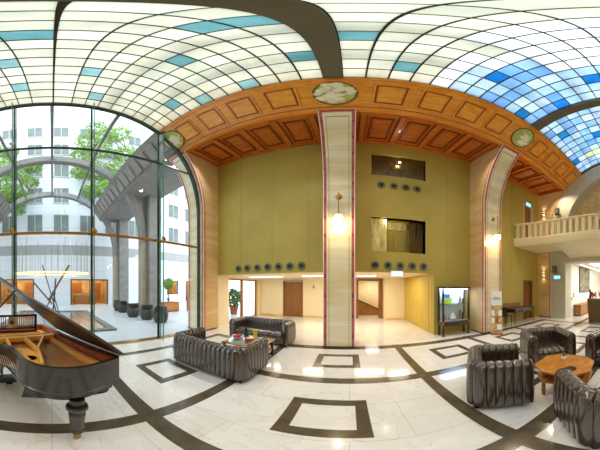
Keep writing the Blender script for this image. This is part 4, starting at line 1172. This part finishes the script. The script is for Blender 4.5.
# stepped underside
w = MB()
for d, z0, z1, um in ((.035, .685, .727, .60), (.075, .635, .688, .51), (.12, .585, .638, .43)):
    pp_ = [p for p in inset(outl, SG * d) if p.x < um]
    w.prism([(p.x, p.y, z0) for p in pp_], (0, 0, z1 - z0))
w.prism([(p.x, p.y, .70) for p in inset(outl, SG * .05)], (0, 0, .028))
w.build('bottom_frame', M['piano'], gp, smooth=40)
w = MB(); w.tube([(p.x, p.y, .728) for p in outl], .012, n=6, closed=True); w.build('rim_moulding', M['piano'], gp, smooth=50)
sb = inset(outl, SG * .07)
w = MB(); w.prism([(p.x, p.y, .80) for p in sb], (0, 0, .02)); w.build('soundboard', M['soundboard'], gp, smooth=0)
# iron frame: raised border, crossbar and struts, plate with round holes near the bent side
w = MB()
i1, i2 = inset(outl, SG * .085), inset(outl, SG * .17)
w.grid([[(a.x, a.y, .85), (a.x, a.y, .905), (b.x, b.y, .915), (b.x, b.y, .85)] for a, b in zip(i1, i2)], 0, cu=True, cv=True)
def strut(a, b, wd, h, z=.90):
    a, b = Vector(a), Vector(b); d = b - a
    w.box(((a.x + b.x) / 2, (a.y + b.y) / 2, z + h / 2), (d.length, wd, h), rz=math.atan2(d.y, d.x))
strut((1.36, .09), (1.36, 1.38), .10, .07, .89)
for (a, b) in (((1.34, .26), (.76, .55)), ((.78, .54), (.30, .66)), ((1.34, .56), (.76, .55)), ((1.34, .83), (.95, .84))): strut(a, b, .035, .075, .895)
strut((1.62, .06), (1.62, 1.42), .22, .03, .87)
w.prism([(x, y, .868) for x, y in ((.95, .95), (.84, .85), (.60, .80), (.40, .77), (.30, .68), (.76, .54), (1.0, .60), (1.10, 1.0))], (0, 0, .022))
w.build('iron_frame', M['gold'], gp, smooth=30, bevel=.006)
for k, (x, y, r) in enumerate(((.64, .68, .075), (.88, .76, .045), (.98, .88, .03))):
    w = MB(); w.lathe([(r, .0), (r + .012, .006), (r + .012, -.004), (r, -.004)], (x, y, .891), n=24); w.lathe([(r, .0005), (0, .0005)], (x, y, .891), n=24, mi=1); w.build('sound_hole', [M['gold'], M['statue']], gp)
w = MB()
for k in range(56):
    y = .13 + k * (1.2 / 56); x0 = .08 + max(0, (y - .3)) ** 1.6 * .9
    if x0 > 1.25: continue
    w.box(((x0 + 1.33) / 2, y, .862), (1.33 - x0, .006, .004), rz=-.04)
w.build('strings', M['copperwire'], gp, smooth=0)
w = MB()
for k in range(7): w.box((.12 + .04 * k, .34 + .05 * k, .872), (.03, .055, .02), rz=-.6)
w.build('felt_strips', M['felt'], gp, smooth=0)
w = MB(); w.bb((1.42, .10, .86), (1.50, 1.36, .93))
for k in range(60): w.box((1.46, .12 + k * .0205, .94), (.06, .011, .03))
w.build('damper_row', M['black'], gp, smooth=0)
# keyboard end
w = MB(); w.bb((1.78, .05, .70), (2.0, 1.42, .745)); w.build('key_bed', M['piano'], gp, smooth=0)
w = MB()
for k in range(52): w.bb((1.83, .08 + k * .0252, .745), (1.98, .08 + k * .0252 + .0235, .765))
w.build('white_keys', M['white_glaze'], gp, smooth=0)
w = MB()
for k in range(51):
    if k % 7 in (2, 6): continue
    w.bb((1.83, .08 + (k + 1) * .0252 - .006, .765), (1.92, .08 + (k + 1) * .0252 + .006, .778))
w.build('black_keys', M['black'], gp, smooth=0)
# music desk: fretwork with oval medallion
w = MB()
X = 1.47; z0, z1 = 1.0, 1.28; y0, y1 = .33, 1.13
w.bb((X - .015, y0, z0), (X + .015, y1, z0 + .035)); w.bb((X - .015, y0, z0 + .06), (X + .015, y1, z0 + .08)); w.bb((X - .015, y0, z1 - .03), (X + .015, y1, z1))
w.bb((X - .015, y0, z0), (X + .015, y0 + .03, z1)); w.bb((X - .015, y1 - .03, z0), (X + .015, y1, z1))
n = 26
for k in range(1, n):
    y = y0 + (y1 - y0) * k / n
    if abs(y - .73) < .07: continue
    w.tube([(X, y, z0 + .07), (X, y, z0 + .13), (X, y, z0 + .19), (X, y, z1 - .02)], [.005, .009, .005, .008], n=6)
md = w.build('music_desk', M['black'], gp, smooth=40)
w = MB(); w.lathe([(.0, .022), (.03, .022), (.05, .018), (.062, .02), (.066, .0), (.062, -.02), (0, -.02)], (X, .73, z0 + .165), n=24, M=Matrix.Rotation(R(-90), 4, 'Y'), sx=1.5); w.ball((X - .022, .73, z0 + .165), .025, mi=1, n=10, s=(.4, 1, 1.2))
w.build('desk_medallion', [M['chrome'], M['statue']], md)
# lid
th = R(40)
lid_o = [p for p in outl if p.x <= 1.46] 
lo = bez([(1.40, 1.38), (1.15, 1.24), (1.0, 1.07), (.84, .90), (.54, .745), (.30, .61), (.12, .45), (.0, .27), (-.05, .12), (-.055, .0)], 6)
lo = [Vector((1.40, .0))] + [Vector(p) for p in lo]
nrm = Vector((0, -math.sin(th), math.cos(th)))
w = MB(); w.prism([Vector((p.x, p.y * math.cos(th), 1.02 + p.y * math.sin(th))) for p in lo], nrm * .028)
w.build('lid', pm('lid_lacquer', (52, 42, 32), .34, spec=.7, var=.1, vscale=2), gp, smooth=30, bevel=.004)
w = MB(); w.tube([(-.03, -.004, 1.012), (1.40, -.004, 1.012)], .012, n=8); w.build('hinge', M['chrome'], gp)
w = MB()
tp = Vector((1.02, 1.0 * math.cos(th), 1.02 + 1.0 * math.sin(th)))
w.tube([(1.26, 1.33, 1.0), tp], .013, n=8); w.build('lid_prop', M['piano'], gp)
# legs
def pleg(x, y):
    w = MB(); w.lathe([(.07, .60), (.075, .555), (.055, .545), (.055, .53), (.098, .515), (.104, .485), (.080, .45), (.068, .435), (.078, .42), (.078, .39), (.074, .37), (.058, .19), (.074, .175), (.076, .155), (.052, .13), (.045, .10), (.03, .09)], (x, y, 0), n=20)
    l = w.build('leg', M['piano'], gp, smooth=50)
    w = MB(); w.lathe([(.034, .10), (.034, .07), (.018, .065)], (x, y, 0), n=12); w.tube([(x - .012, y, .035), (x + .012, y, .035)], .035, n=14); w.build('caster', M['brass'], l)
pleg(.075, .42); pleg(1.75, .16); pleg(1.75, 1.30)
w = MB()
for s in (-1, 1): w.box((1.66, .73 + s * .12, .40), (.04, .04, .50))
w.bb((1.58, .56, .06), (1.74, .90, .16)); ly = w.build('pedal_lyre', M['piano'], gp, smooth=0, bevel=.01)
for k in (-1, 0, 1):
    w = MB(); w.box((1.80, .73 + k * .09, .085), (.14, .03, .012)); w.build('pedal', M['brass'], ly, smooth=0)
w = MB(); w.box((1.66, .73, .03), (.06, .1, .06)); w.build('lyre_foot', M['black'], ly, smooth=0)

# ---- courtyard
w = MB(); w.bb((-19.0, -22, -.25), (XW - .02, 22, -.02)); struct(w.build('floor_courtyard', M['paving'], smooth=0), 'pale paving of the courtyard', 'floor')
def arch_rib(X, nm, lab):
    r = empty('concrete_arch', (X, 0, -.02), 0, lab, 'arch', 'concrete arches of the courtyard')
    w = MB(); rows = []
    e = 2 / PN
    for k in range(49):
        a = PI * k / 48; cy, sz = math.cos(a), math.sin(a); sg = 1 if cy >= 0 else -1
        rows.append([(xx, (5.2 + o) * sg * abs(cy) ** e, PC + .02 + (5.40 + o) * sz ** e) for xx, o in ((-.2, .42), (.2, .42), (.2, 0), (-.2, 0))])
    vs = w.grid(rows, 0, cv=True); w.build('arch_ring', M['concrete'], r, smooth=40)
    for s in (1, -1):
        w = MB(); w.bb((-.5, s * 5.6, 0), (.5, s * 6.42, 7.70)); c = w.build('column', M['concrete'], r, smooth=0)
        w = MB(); w.bb((-.22, s * 5.2, 0), (.22, s * 5.6, 4.5)); w.build('arch_leg', M['concrete_b'], c, smooth=0)
arch_rib(-10.4, 'a', 'concrete arch in the courtyard nearer the window')
arch_rib(-15.5, 'b', 'concrete arch in the courtyard farther back against the white building')
for s, lab in ((1, 'right'), (-1, 'left')):
    b = empty('concrete_beam', (0, 0, 0), 0, 'long concrete beam carried by the courtyard arches on the %s' % lab, 'beam', 'concrete beams along the courtyard')
    w = MB(); w.prism([(-16.0, s * y, z) for y, z in ((3.45, 8.85), (4.15, 7.70), (6.45, 7.70), (6.45, 9.2), (3.7, 9.2))], (10.55, 0, 0)); w.build('beam', M['concrete'], b, smooth=0)
    w = MB()
    for k in range(14):
        x = -15.6 + k * .74
        w.prism([(x, s * 3.60, 8.57), (x + .5, s * 3.60, 8.57), (x + .5, s * 4.03, 7.86), (x, s * 4.03, 7.86)], (0, -s * .05, -.03))
    w.build('coffer_panels', pm('beam_panel', (136, 132, 126), .8, var=.1), b, smooth=0)
for y, lab in ((0, 'thin roof bar running along the top of the courtyard arches'), (2.1, 'thin roof bar right of the top of the courtyard arches'), (-2.1, 'thin roof bar left of the top of the courtyard arches')):
    e = 2 / PN
    z = PC + (5.40 + .1) * max(0, 1 - (abs(y) / 5.3) ** PN) ** (1 / PN)
    w = MB(); w.bb((-15.5, y - .06, z), (XW - .3, y + .06, z + .14))
    tag(w.build('roof_bar', M['concrete'], smooth=0), lab, 'bar', 'bars across the courtyard arches')
# white building
bd = empty('building', (-18.3, 0, 0), 0, 'tall white building with rows of windows behind the courtyard', 'building')
w = MB(); w.bb((-.4, -16, -.02), (0, -5.16, 2.5)); w.bb((-.4, -1.75, -.02), (0, 1.79, 2.5)); w.bb((-.4, 5.57, -.02), (0, 12.71, 2.5)); w.bb((-.4, 12.71, -.02), (0, 14.35, .85)); w.bb((-.4, 14.35, -.02), (0, 15.6, 2.5)); w.bb((-.4, 16.9, -.02), (0, 22, 2.5)); w.bb((-.4, -16, 2.5), (0, 22, 4.86))
w.bb((-.4, -16, 5.87), (0, 22, 30)); w.build('wall', M['facade'], bd, smooth=0)
w = MB(); w.bb((-.4, -16, 4.86), (-.03, 22, 5.87)); w.build('grey_band', M['facade_band'], bd, smooth=0)
wf = None
for r_, zb in enumerate((7.25, 10.45, 13.8, 17.1, 20.4)):
    for k in range(-2, 8):
        y = .14 + 2.55 * k
        if wf is None:
            q = MB()
            for a, b in (((-.02, 0, 0), (.03, 1.5, .06)), ((-.02, 0, 1.8), (.03, 1.5, 1.86)), ((-.02, 0, .06), (.03, .06, 1.8)), ((-.02, 1.44, .06), (.03, 1.5, 1.8)), ((-.02, .72, .06), (.02, .78, 1.8))): q.bb(a, b)
            wf = q.build('window', M['winframe'], bd, smooth=0)
            q = MB(); q.bb((-.02, .06, .06), (.012, 1.44, 1.8)); wp = q.build('pane', M['winglass'], wf, smooth=0)
            q = MB(); q.bb((-.02, -.06, -.10), (.10, 1.56, -.02)); wsill = q.build('sill', M['winframe'], wf, smooth=0)
            wf.location = (0.012, y, zb)
        else:
            o = wf.copy(); COL.objects.link(o); o.location = (0.012, y, zb)
            for ch_ in (wp, wsill):
                c = ch_.copy(); COL.objects.link(c); c.parent = o
# lit openings: rooms behind the facade
for y0, y1, lab in ((-5.16, -1.75, 'lit'), (1.79, 5.57, 'lit'), (12.71, 14.35, 'lit'), (15.6, 16.9, 'lit')):
    z0 = .85 if y0 == 12.71 else -.02
    w = MB(); w.bb((-2.2, y0 - .3, -.02), (-2.1, y1 + .3, 2.7)); w.bb((-2.1, y0 - .3, -.02), (-.4, y0 - .2, 2.7)); w.bb((-2.1, y1 + .2, -.02), (-.4, y1 + .3, 2.7)); w.bb((-2.1, y0 - .2, 2.6), (-.4, y1 + .2, 2.7)); w.bb((-2.1, y0 - .2, -.1), (-.4, y1 + .2, -.02))
    rm = w.build('lit_room', M['lit_back'], bd, smooth=0)
    w = MB(); w.bb((-1.8, y0 + .2, 2.55), (-.5, y1 - .2, 2.6)); w.build('room_light', M['lit_room'], rm, smooth=0)
    w = MB()
    for yy in (y0 + .05, y1 - .05): w.bb((-.12, yy - .05, z0), (.02, yy + .05, 2.5))
    w.bb((-.12, y0, 2.4), (.02, y1, 2.5))
    if y1 - y0 > 2: w.bb((-.06, (y0 + y1) / 2 - .03, z0), (.0, (y0 + y1) / 2 + .03, 2.4))
    w.build('opening_frame', M['wood_dark'], rm, smooth=0)
    if y1 - y0 > 2:
        w = MB(); w.bb((-1.4, y0 + .5, -.02), (-.9, y1 - 1.0, .9)); w.build('counter', M['wood_mid'], rm, smooth=0)
        w = MB(); w.bb((-2.08, y0 + .3, 1.2), (-2.0, y0 + 1.4, 2.2)); w.build('shelving', M['copper'], rm, smooth=0); w = MB(); w.bb((-2.08, y1 - 1.2, .4), (-2.0, y1 - .3, 2.2)); w.build('shelving', M['copper'], rm, smooth=0)
# pool
po = empty('pool', (-10.2, .1, -.02), 0, 'rectangular courtyard pool with dark stone kerb', 'pool')
w = MB()
for a, b in (((-3.2, -2.4, 0), (3.2, -2.1, .08)), ((-3.2, 2.1, 0), (3.2, 2.4, .08)), ((-3.2, -2.1, 0), (-2.9, 2.1, .08)), ((2.9, -2.1, 0), (3.2, 2.1, .08))): w.bb(a, b)
w.build('kerb', M['poolstone'], po, smooth=0, bevel=.01)
w = MB(); w.bb((-2.9, -2.1, 0), (2.9, 2.1, .03)); w.build('water', M['water'], po, smooth=0)
# sculpture of crossed poles standing in the pool
sc = empty('sculpture', (-11, .05, .01), 0, 'sculpture of crossed leaning metal poles in the courtyard pool', 'sculpture')
def wxp(x, y):
    a = R((x - 349.5) / 3.305); e = R((287.4 - y) / 3.305)
    return Vector((math.sin(a) * math.cos(e), math.cos(a) * math.cos(e), math.sin(e)))
for k, (a, b, r, mt) in enumerate((((-.62, 3.02), (.28, .02), .035, 'steel_dark'), ((.95, 3.0), (-.28, .9), .06, 'bronze'), ((.16, 2.2), (.0, .02), .05, 'steel_dark'), ((-1.15, 2.0), (-.05, .75), .05, 'bronze'), ((.30, 1.9), (-.62, .02), .04, 'bronze'), ((.0, 1.4), (.42, .02), .03, 'steel_dark'))):
    w = MB(); w.tube([(.12 * (k % 3 - 1), a[0], a[1]), (-.12 * (k % 3 - 1), b[0], b[1])], r, n=8); w.build('pole', M[mt], sc)
w = MB(); w.lathe([(.5, 0), (.5, .04), (.0, .04)], n=20); w.build('base', M['poolstone'], sc)
# glowing oval ring with hanging rods
rl = empty('glowing_ring', (-9.0, -.02, 2.37), 0, 'wide glowing oval ring with hanging rods in the courtyard', 'oval_ring')
w = MB(); w.tube([(.85 * math.cos(2 * PI * k / 48), 1.75 * math.sin(2 * PI * k / 48), 0) for k in range(48)], .022, n=8, closed=True); w.build('ring', M['ringglow'], rl)
w = MB()
for k in range(36):
    a = 2 * PI * k / 36
    w.tube([(.82 * math.cos(a), 1.72 * math.sin(a), .0), (.82 * math.cos(a), 1.72 * math.sin(a), 1.1 + .6 * ((k * 7) % 5) / 5)], .008, n=5)
w.build('hanging_rods', M['nozzle'], rl)
w = MB()
for k in range(3):
    a = 2 * PI * k / 3 + .3
    w.tube([(.85 * math.cos(a), 1.75 * math.sin(a), .0), (-1.4 + .2 * math.cos(a), .3 * math.sin(a), 7.32)], .006, n=5)
w.build('suspension_cable', M['chrome'], rl)
# tub chairs in the courtyard
tub = None
names = ['nearest', 'second nearest', 'middle', 'second farthest', 'farthest']
for i, (x, y) in enumerate(((-7.75, 5.0), (-8.85, 4.85), (-9.95, 4.55), (-12.1, 4.75), (-13.1, 4.8))):
    lab = '%s of the row of dark round wicker tub chairs in the courtyard' % names[i]
    if tub is None:
        tub = empty('tub_chair', (x, y, -.02), R(200), lab, 'chair', 'round wicker tub chairs in the courtyard')
        w = MB(); rows = []
        for k in range(33):
            a = 2 * PI * k / 32
            hh = .78 - .28 * max(0, math.cos(a - PI / 2)) ** .8
            rows.append([((r_ * math.cos(a)), r_ * math.sin(a), z) for r_, z in ((.27, 0), (.35, .15), (.38, .38), (.35, hh - .03), (.33, hh), (.29, hh - .03), (.30, .40), (.0, .40))])
        w.grid(rows, 0); w.build('basket', M['wicker'], tub, smooth=50)
        w = MB(); w.lathe([(.28, .40), (.30, .43), (.28, .47), (0, .48)], n=24); w.build('seat_cushion', M['wicker_b'], tub)
        tub['group'] = 'round wicker tub chairs in the courtyard'
    else:
        dup(tub, lab, (x, y, -.02), R(200 + 30 * i))
# courtyard planting and furniture on the right
tp_ = empty('topiary_tree', (-12.6, 8.9, -.02), 0, 'small ball-headed potted tree in the courtyard', 'tree')
w = MB(); w.lathe([(.2, 0), (.28, .4), (.3, .42), (.25, .4)], n=16); w.build('pot', M['terracotta'], tp_)
w = MB(); w.tube([(0, 0, .38), (0, .02, 1.7)], .03); w.build('trunk', M['bark'], tp_)
def leafball(mb, c, r, n, rnd, s=.09, flat=1.0):
    for k in range(n):
        v = Vector((rnd.gauss(0, 1), rnd.gauss(0, 1), rnd.gauss(0, 1))).normalized() * r * (.55 + .45 * rnd.random())
        v.z *= flat
        p = Vector(c) + v
        a = Vector((rnd.gauss(0, 1), rnd.gauss(0, 1), rnd.gauss(0, 1))).normalized(); b = a.orthogonal().normalized()
        mb.grid([[p - a * s, p - b * s * .5], [p + b * s * .5, p + a * s]])
w = MB(); leafball(w, (0, .02, 2.0), .5, 420, rn, .09); w.build('foliage', M['leaf'], tp_, smooth=0)
for i, (x, y, lab) in enumerate(((-11.2, 7.9, 'brown wooden planter chest in the courtyard left of the column'), (-10.2, 9.3, 'tall orange wooden planter in the courtyard beside the window edge'), (-12.5, 7.2, 'long low brown bench in the courtyard behind the tub chairs'))):
    o = empty(('planter', 'planter', 'bench')[i], (x, y, -.02), 0, lab, ('planter', 'planter', 'bench')[i])
    sx, sy, sz = ((.9, 1.3, .62), (.6, .55, .95), (.6, 2.2, .5))[i]
    w = MB(); w.bb((-sx / 2, -sy / 2, .06), (sx / 2, sy / 2, sz)); w.build('body', M['orangewood'], o, smooth=0, bevel=.01)
    w = MB(); w.bb((-sx / 2 - .03, -sy / 2 - .03, sz), (sx / 2 + .03, sy / 2 + .03, sz + .04)); w.build('top', M['terracotta'], o, smooth=0, bevel=.006)
    for k in (-1, 1):
        w = MB(); w.bb((-sx / 2 + .03, k * (sy / 2 - .1) - .05, 0), (sx / 2 - .03, k * (sy / 2 - .1) + .05, .06)); w.build('foot', M['wood_dark'], o, smooth=0)
    if i < 2:
        w = MB(); tuft(w, (0, 0, sz + .03), 30, .75 if i else .4, .4, rn, .03); w.build('leaves', M['leaf_dark'], o)
sh_ = empty('potted_shrub', (-7.0, 10.0, -.02), 0, 'leafy shrub in a terracotta pot outside the glass door', 'plant')
w = MB(); w.lathe([(.2, 0), (.3, .5), (.33, .52), (.27, .5)], n=16); w.build('pot', M['terracotta'], sh_)
w = MB(); leafball(w, (0, 0, 1.05), .55, 380, rn, .11, 1.1); w.build('foliage', M['leaf_dark'], sh_, smooth=0)
# trees behind the far arch
def tree(x, y, clumps, lab, seed):
    r = random.Random(seed)
    t = empty('tree', (x, y, -.02), 0, lab, 'tree', 'trees in the courtyard')
    w = MB(); w.tube([(0, 0, 0), (.1, 0, 3.5), (0, -.05 * (1 if y > 0 else -1), 7.5), (0, -.4 * (1 if y > 0 else -1), 11)], [.16, .13, .10, .05], n=8)
    for c in clumps: w.tube([(0, 0, max(5, c[2] - 3)), ((c[0]) * .5, c[1] * .5, c[2] - .8), (c[0], c[1], c[2])], [.06, .04, .02], n=6)
    w.build('trunk', M['bark'], t)
    w = MB()
    for c in clumps: leafball(w, c[:3], min(1.35, c[3]), int(300 * c[3]), r, .15, .7)
    w.build('foliage', M['leaf'], t, smooth=0)
tree(-16.75, 6.9, [(0, -2.2, 11.6, 1.3), (.2, -3.2, 13.6, 1.5), (0, -1.0, 14.5, 1.6), (.1, -4.2, 15.8, 1.4), (0, 0, 17, 1.6), (.1, -2.6, 16.8, 1.3), (0, -2.0, 9.8, 1.0), (0, -3.6, 18.2, 1.4), (0, -2.0, 19.4, 1.4), (0, -.6, 20.5, 1.3), (0, -1.4, 12.8, 1.3), (0, -2.8, 21, 1.2), (0, -4.4, 13.4, 1.0), (0, -3.4, 11.2, 1.0)], 'leafy green tree behind the courtyard arches on the right', 2)
tree(-16.75, -6.9, [(.2, 3.4, 11.0, 1.2), (0, 2.0, 12.4, 1.5), (.1, 4.4, 10.4, .9), (0, 4.0, 13.4, 1.1), (.2, 5.4, 13.9, .8), (0, 1.0, 15, 1.6), (.1, 3.0, 16.3, 1.0), (.0, 1.6, 10.0, 1.2), (0, 3.8, 9.2, .9), (0, 2.8, 14.4, 1.3), (0, 1.4, 17.6, 1.3), (0, 4.9, 12.2, .9), (0, 2.6, 10.6, 1.1)], 'leafy green tree behind the courtyard arches on the left', 3)

# ------------------------------------------------------------------ light
def area(name, loc, size, power, col, rot=(0, 0, 0), sy=None):
    l = bpy.data.lights.new(name, 'AREA'); l.energy = power; l.color = col; l.size = size
    if sy: l.shape = 'RECTANGLE'; l.size_y = sy
    o = bpy.data.objects.new(name, l); COL.objects.link(o); o.location = loc; o.rotation_euler = rot
    return o
def point(name, loc, power, col, r=.08):
    l = bpy.data.lights.new(name, 'POINT'); l.energy = power; l.color = col; l.shadow_soft_size = r
    o = bpy.data.objects.new(name, l); COL.objects.link(o); o.location = loc
    return o
def spot(name, loc, power, col, ang=100, blend=.6, r=.06, rot=(0, 0, 0)):
    l = bpy.data.lights.new(name, 'SPOT'); l.energy = power; l.color = col; l.spot_size = R(ang); l.spot_blend = blend; l.shadow_soft_size = r
    o = bpy.data.objects.new(name, l); COL.objects.link(o); o.location = loc; o.rotation_euler = rot
    return o
WARM = (1, .80, .52); WARM2 = (1, .88, .68)
for x in (-.285, 4.85):
    point('wall_lamp_light', (x, 4.72, 3.42), 11, WARM)
# recess strips and reception panels
for x in (-3.8, -1.25, .75): area('recess_light', (x, 8.0, 2.17), 1.4, 19, WARM2, sy=.35)
area('recess_light_right', (2.0, 7.6, 2.17), .8, 13, WARM2, sy=.35)
for x in (10.9, 13.4): area('reception_light', (x, 2.1, 3.0), 1.6, 45, (1, .96, .9))
area('reception_light_far', (13, -2.1, 3.0), 2.2, 60, (1, .96, .9))
area('stair_light', (1.4, 11.3, 2.15), .8, 14, WARM2)
# spots added under the wooden soffit to brighten the floor, both sides
for b, c0 in enumerate((-2.85, 2.28, 7.1)):
    lc = ((.92, .96, 1), (1, .91, .79), (1, .84, .58))[b]  # cool in the window bay to lend the floor a daylight tone
    for k in (-1.5, 1.5):
        for s in (1, -1):
            spot('soffit_fill_spot', (c0 + k * .97, s * 4.62, 7.38), (190, 135, 180)[b], lc, 120, .9, .06, (R(-18) * s, 0, 0))
for z, d_ in ((2.62, 1), (2.28, -1), (6.28, 1), (5.92, -1)):
    spot('sconce_light', (9.13, 5.58, z), 3, WARM, 120, .8, .03, (PI if d_ > 0 else 0, 0, 0))
point('niche_light', (1.62, YO - .06, 6.50), 2, WARM2, .03)
point('niche_fill_low', (1.2, YO + .06, 3.96), 3, WARM2, .01)  # unseen point added to light the lower gold screen
wd = bpy.data.worlds.new('sky'); SC.world = wd; wd.use_nodes = True
bgn = wd.node_tree.nodes['Background']; bgn.inputs['Color'].default_value = (.78, .89, 1.0, 1); bgn.inputs['Strength'].default_value = 2.5

# ------------------------------------------------------------------ camera: the photograph is an equirectangular panorama
cam = bpy.data.cameras.new('camera'); co = bpy.data.objects.new('camera', cam); COL.objects.link(co)
cam.type = 'PANO'
K = 3.305
tgt = cam if hasattr(cam, 'panorama_type') else cam.cycles
tgt.panorama_type = 'EQUIRECTANGULAR'
tgt.longitude_min = -R(300 / K); tgt.longitude_max = R(300 / K)
tgt.latitude_min = -R((450 - 287.4) / K); tgt.latitude_max = R(287.4 / K)
co.location = (0, 0, 1.7)
co.rotation_euler = (R(90), 0, R((349.5 - 300) / K))
cam.clip_start = .05; cam.clip_end = 200
SC.camera = co

SC.view_settings.view_transform = 'Standard'; SC.view_settings.look = 'None'
SC.view_settings.gamma = 1; SC.view_settings.use_curve_mapping = False
SC.view_settings.exposure = 0.7
SC.cycles.use_denoising = True
SC.cycles.max_bounces = 8; SC.cycles.diffuse_bounces = 5; SC.cycles.transparent_max_bounces = 12
SC.cycles.sample_clamp_indirect = 6
SC.cycles.caustics_reflective = False; SC.cycles.caustics_refractive = False
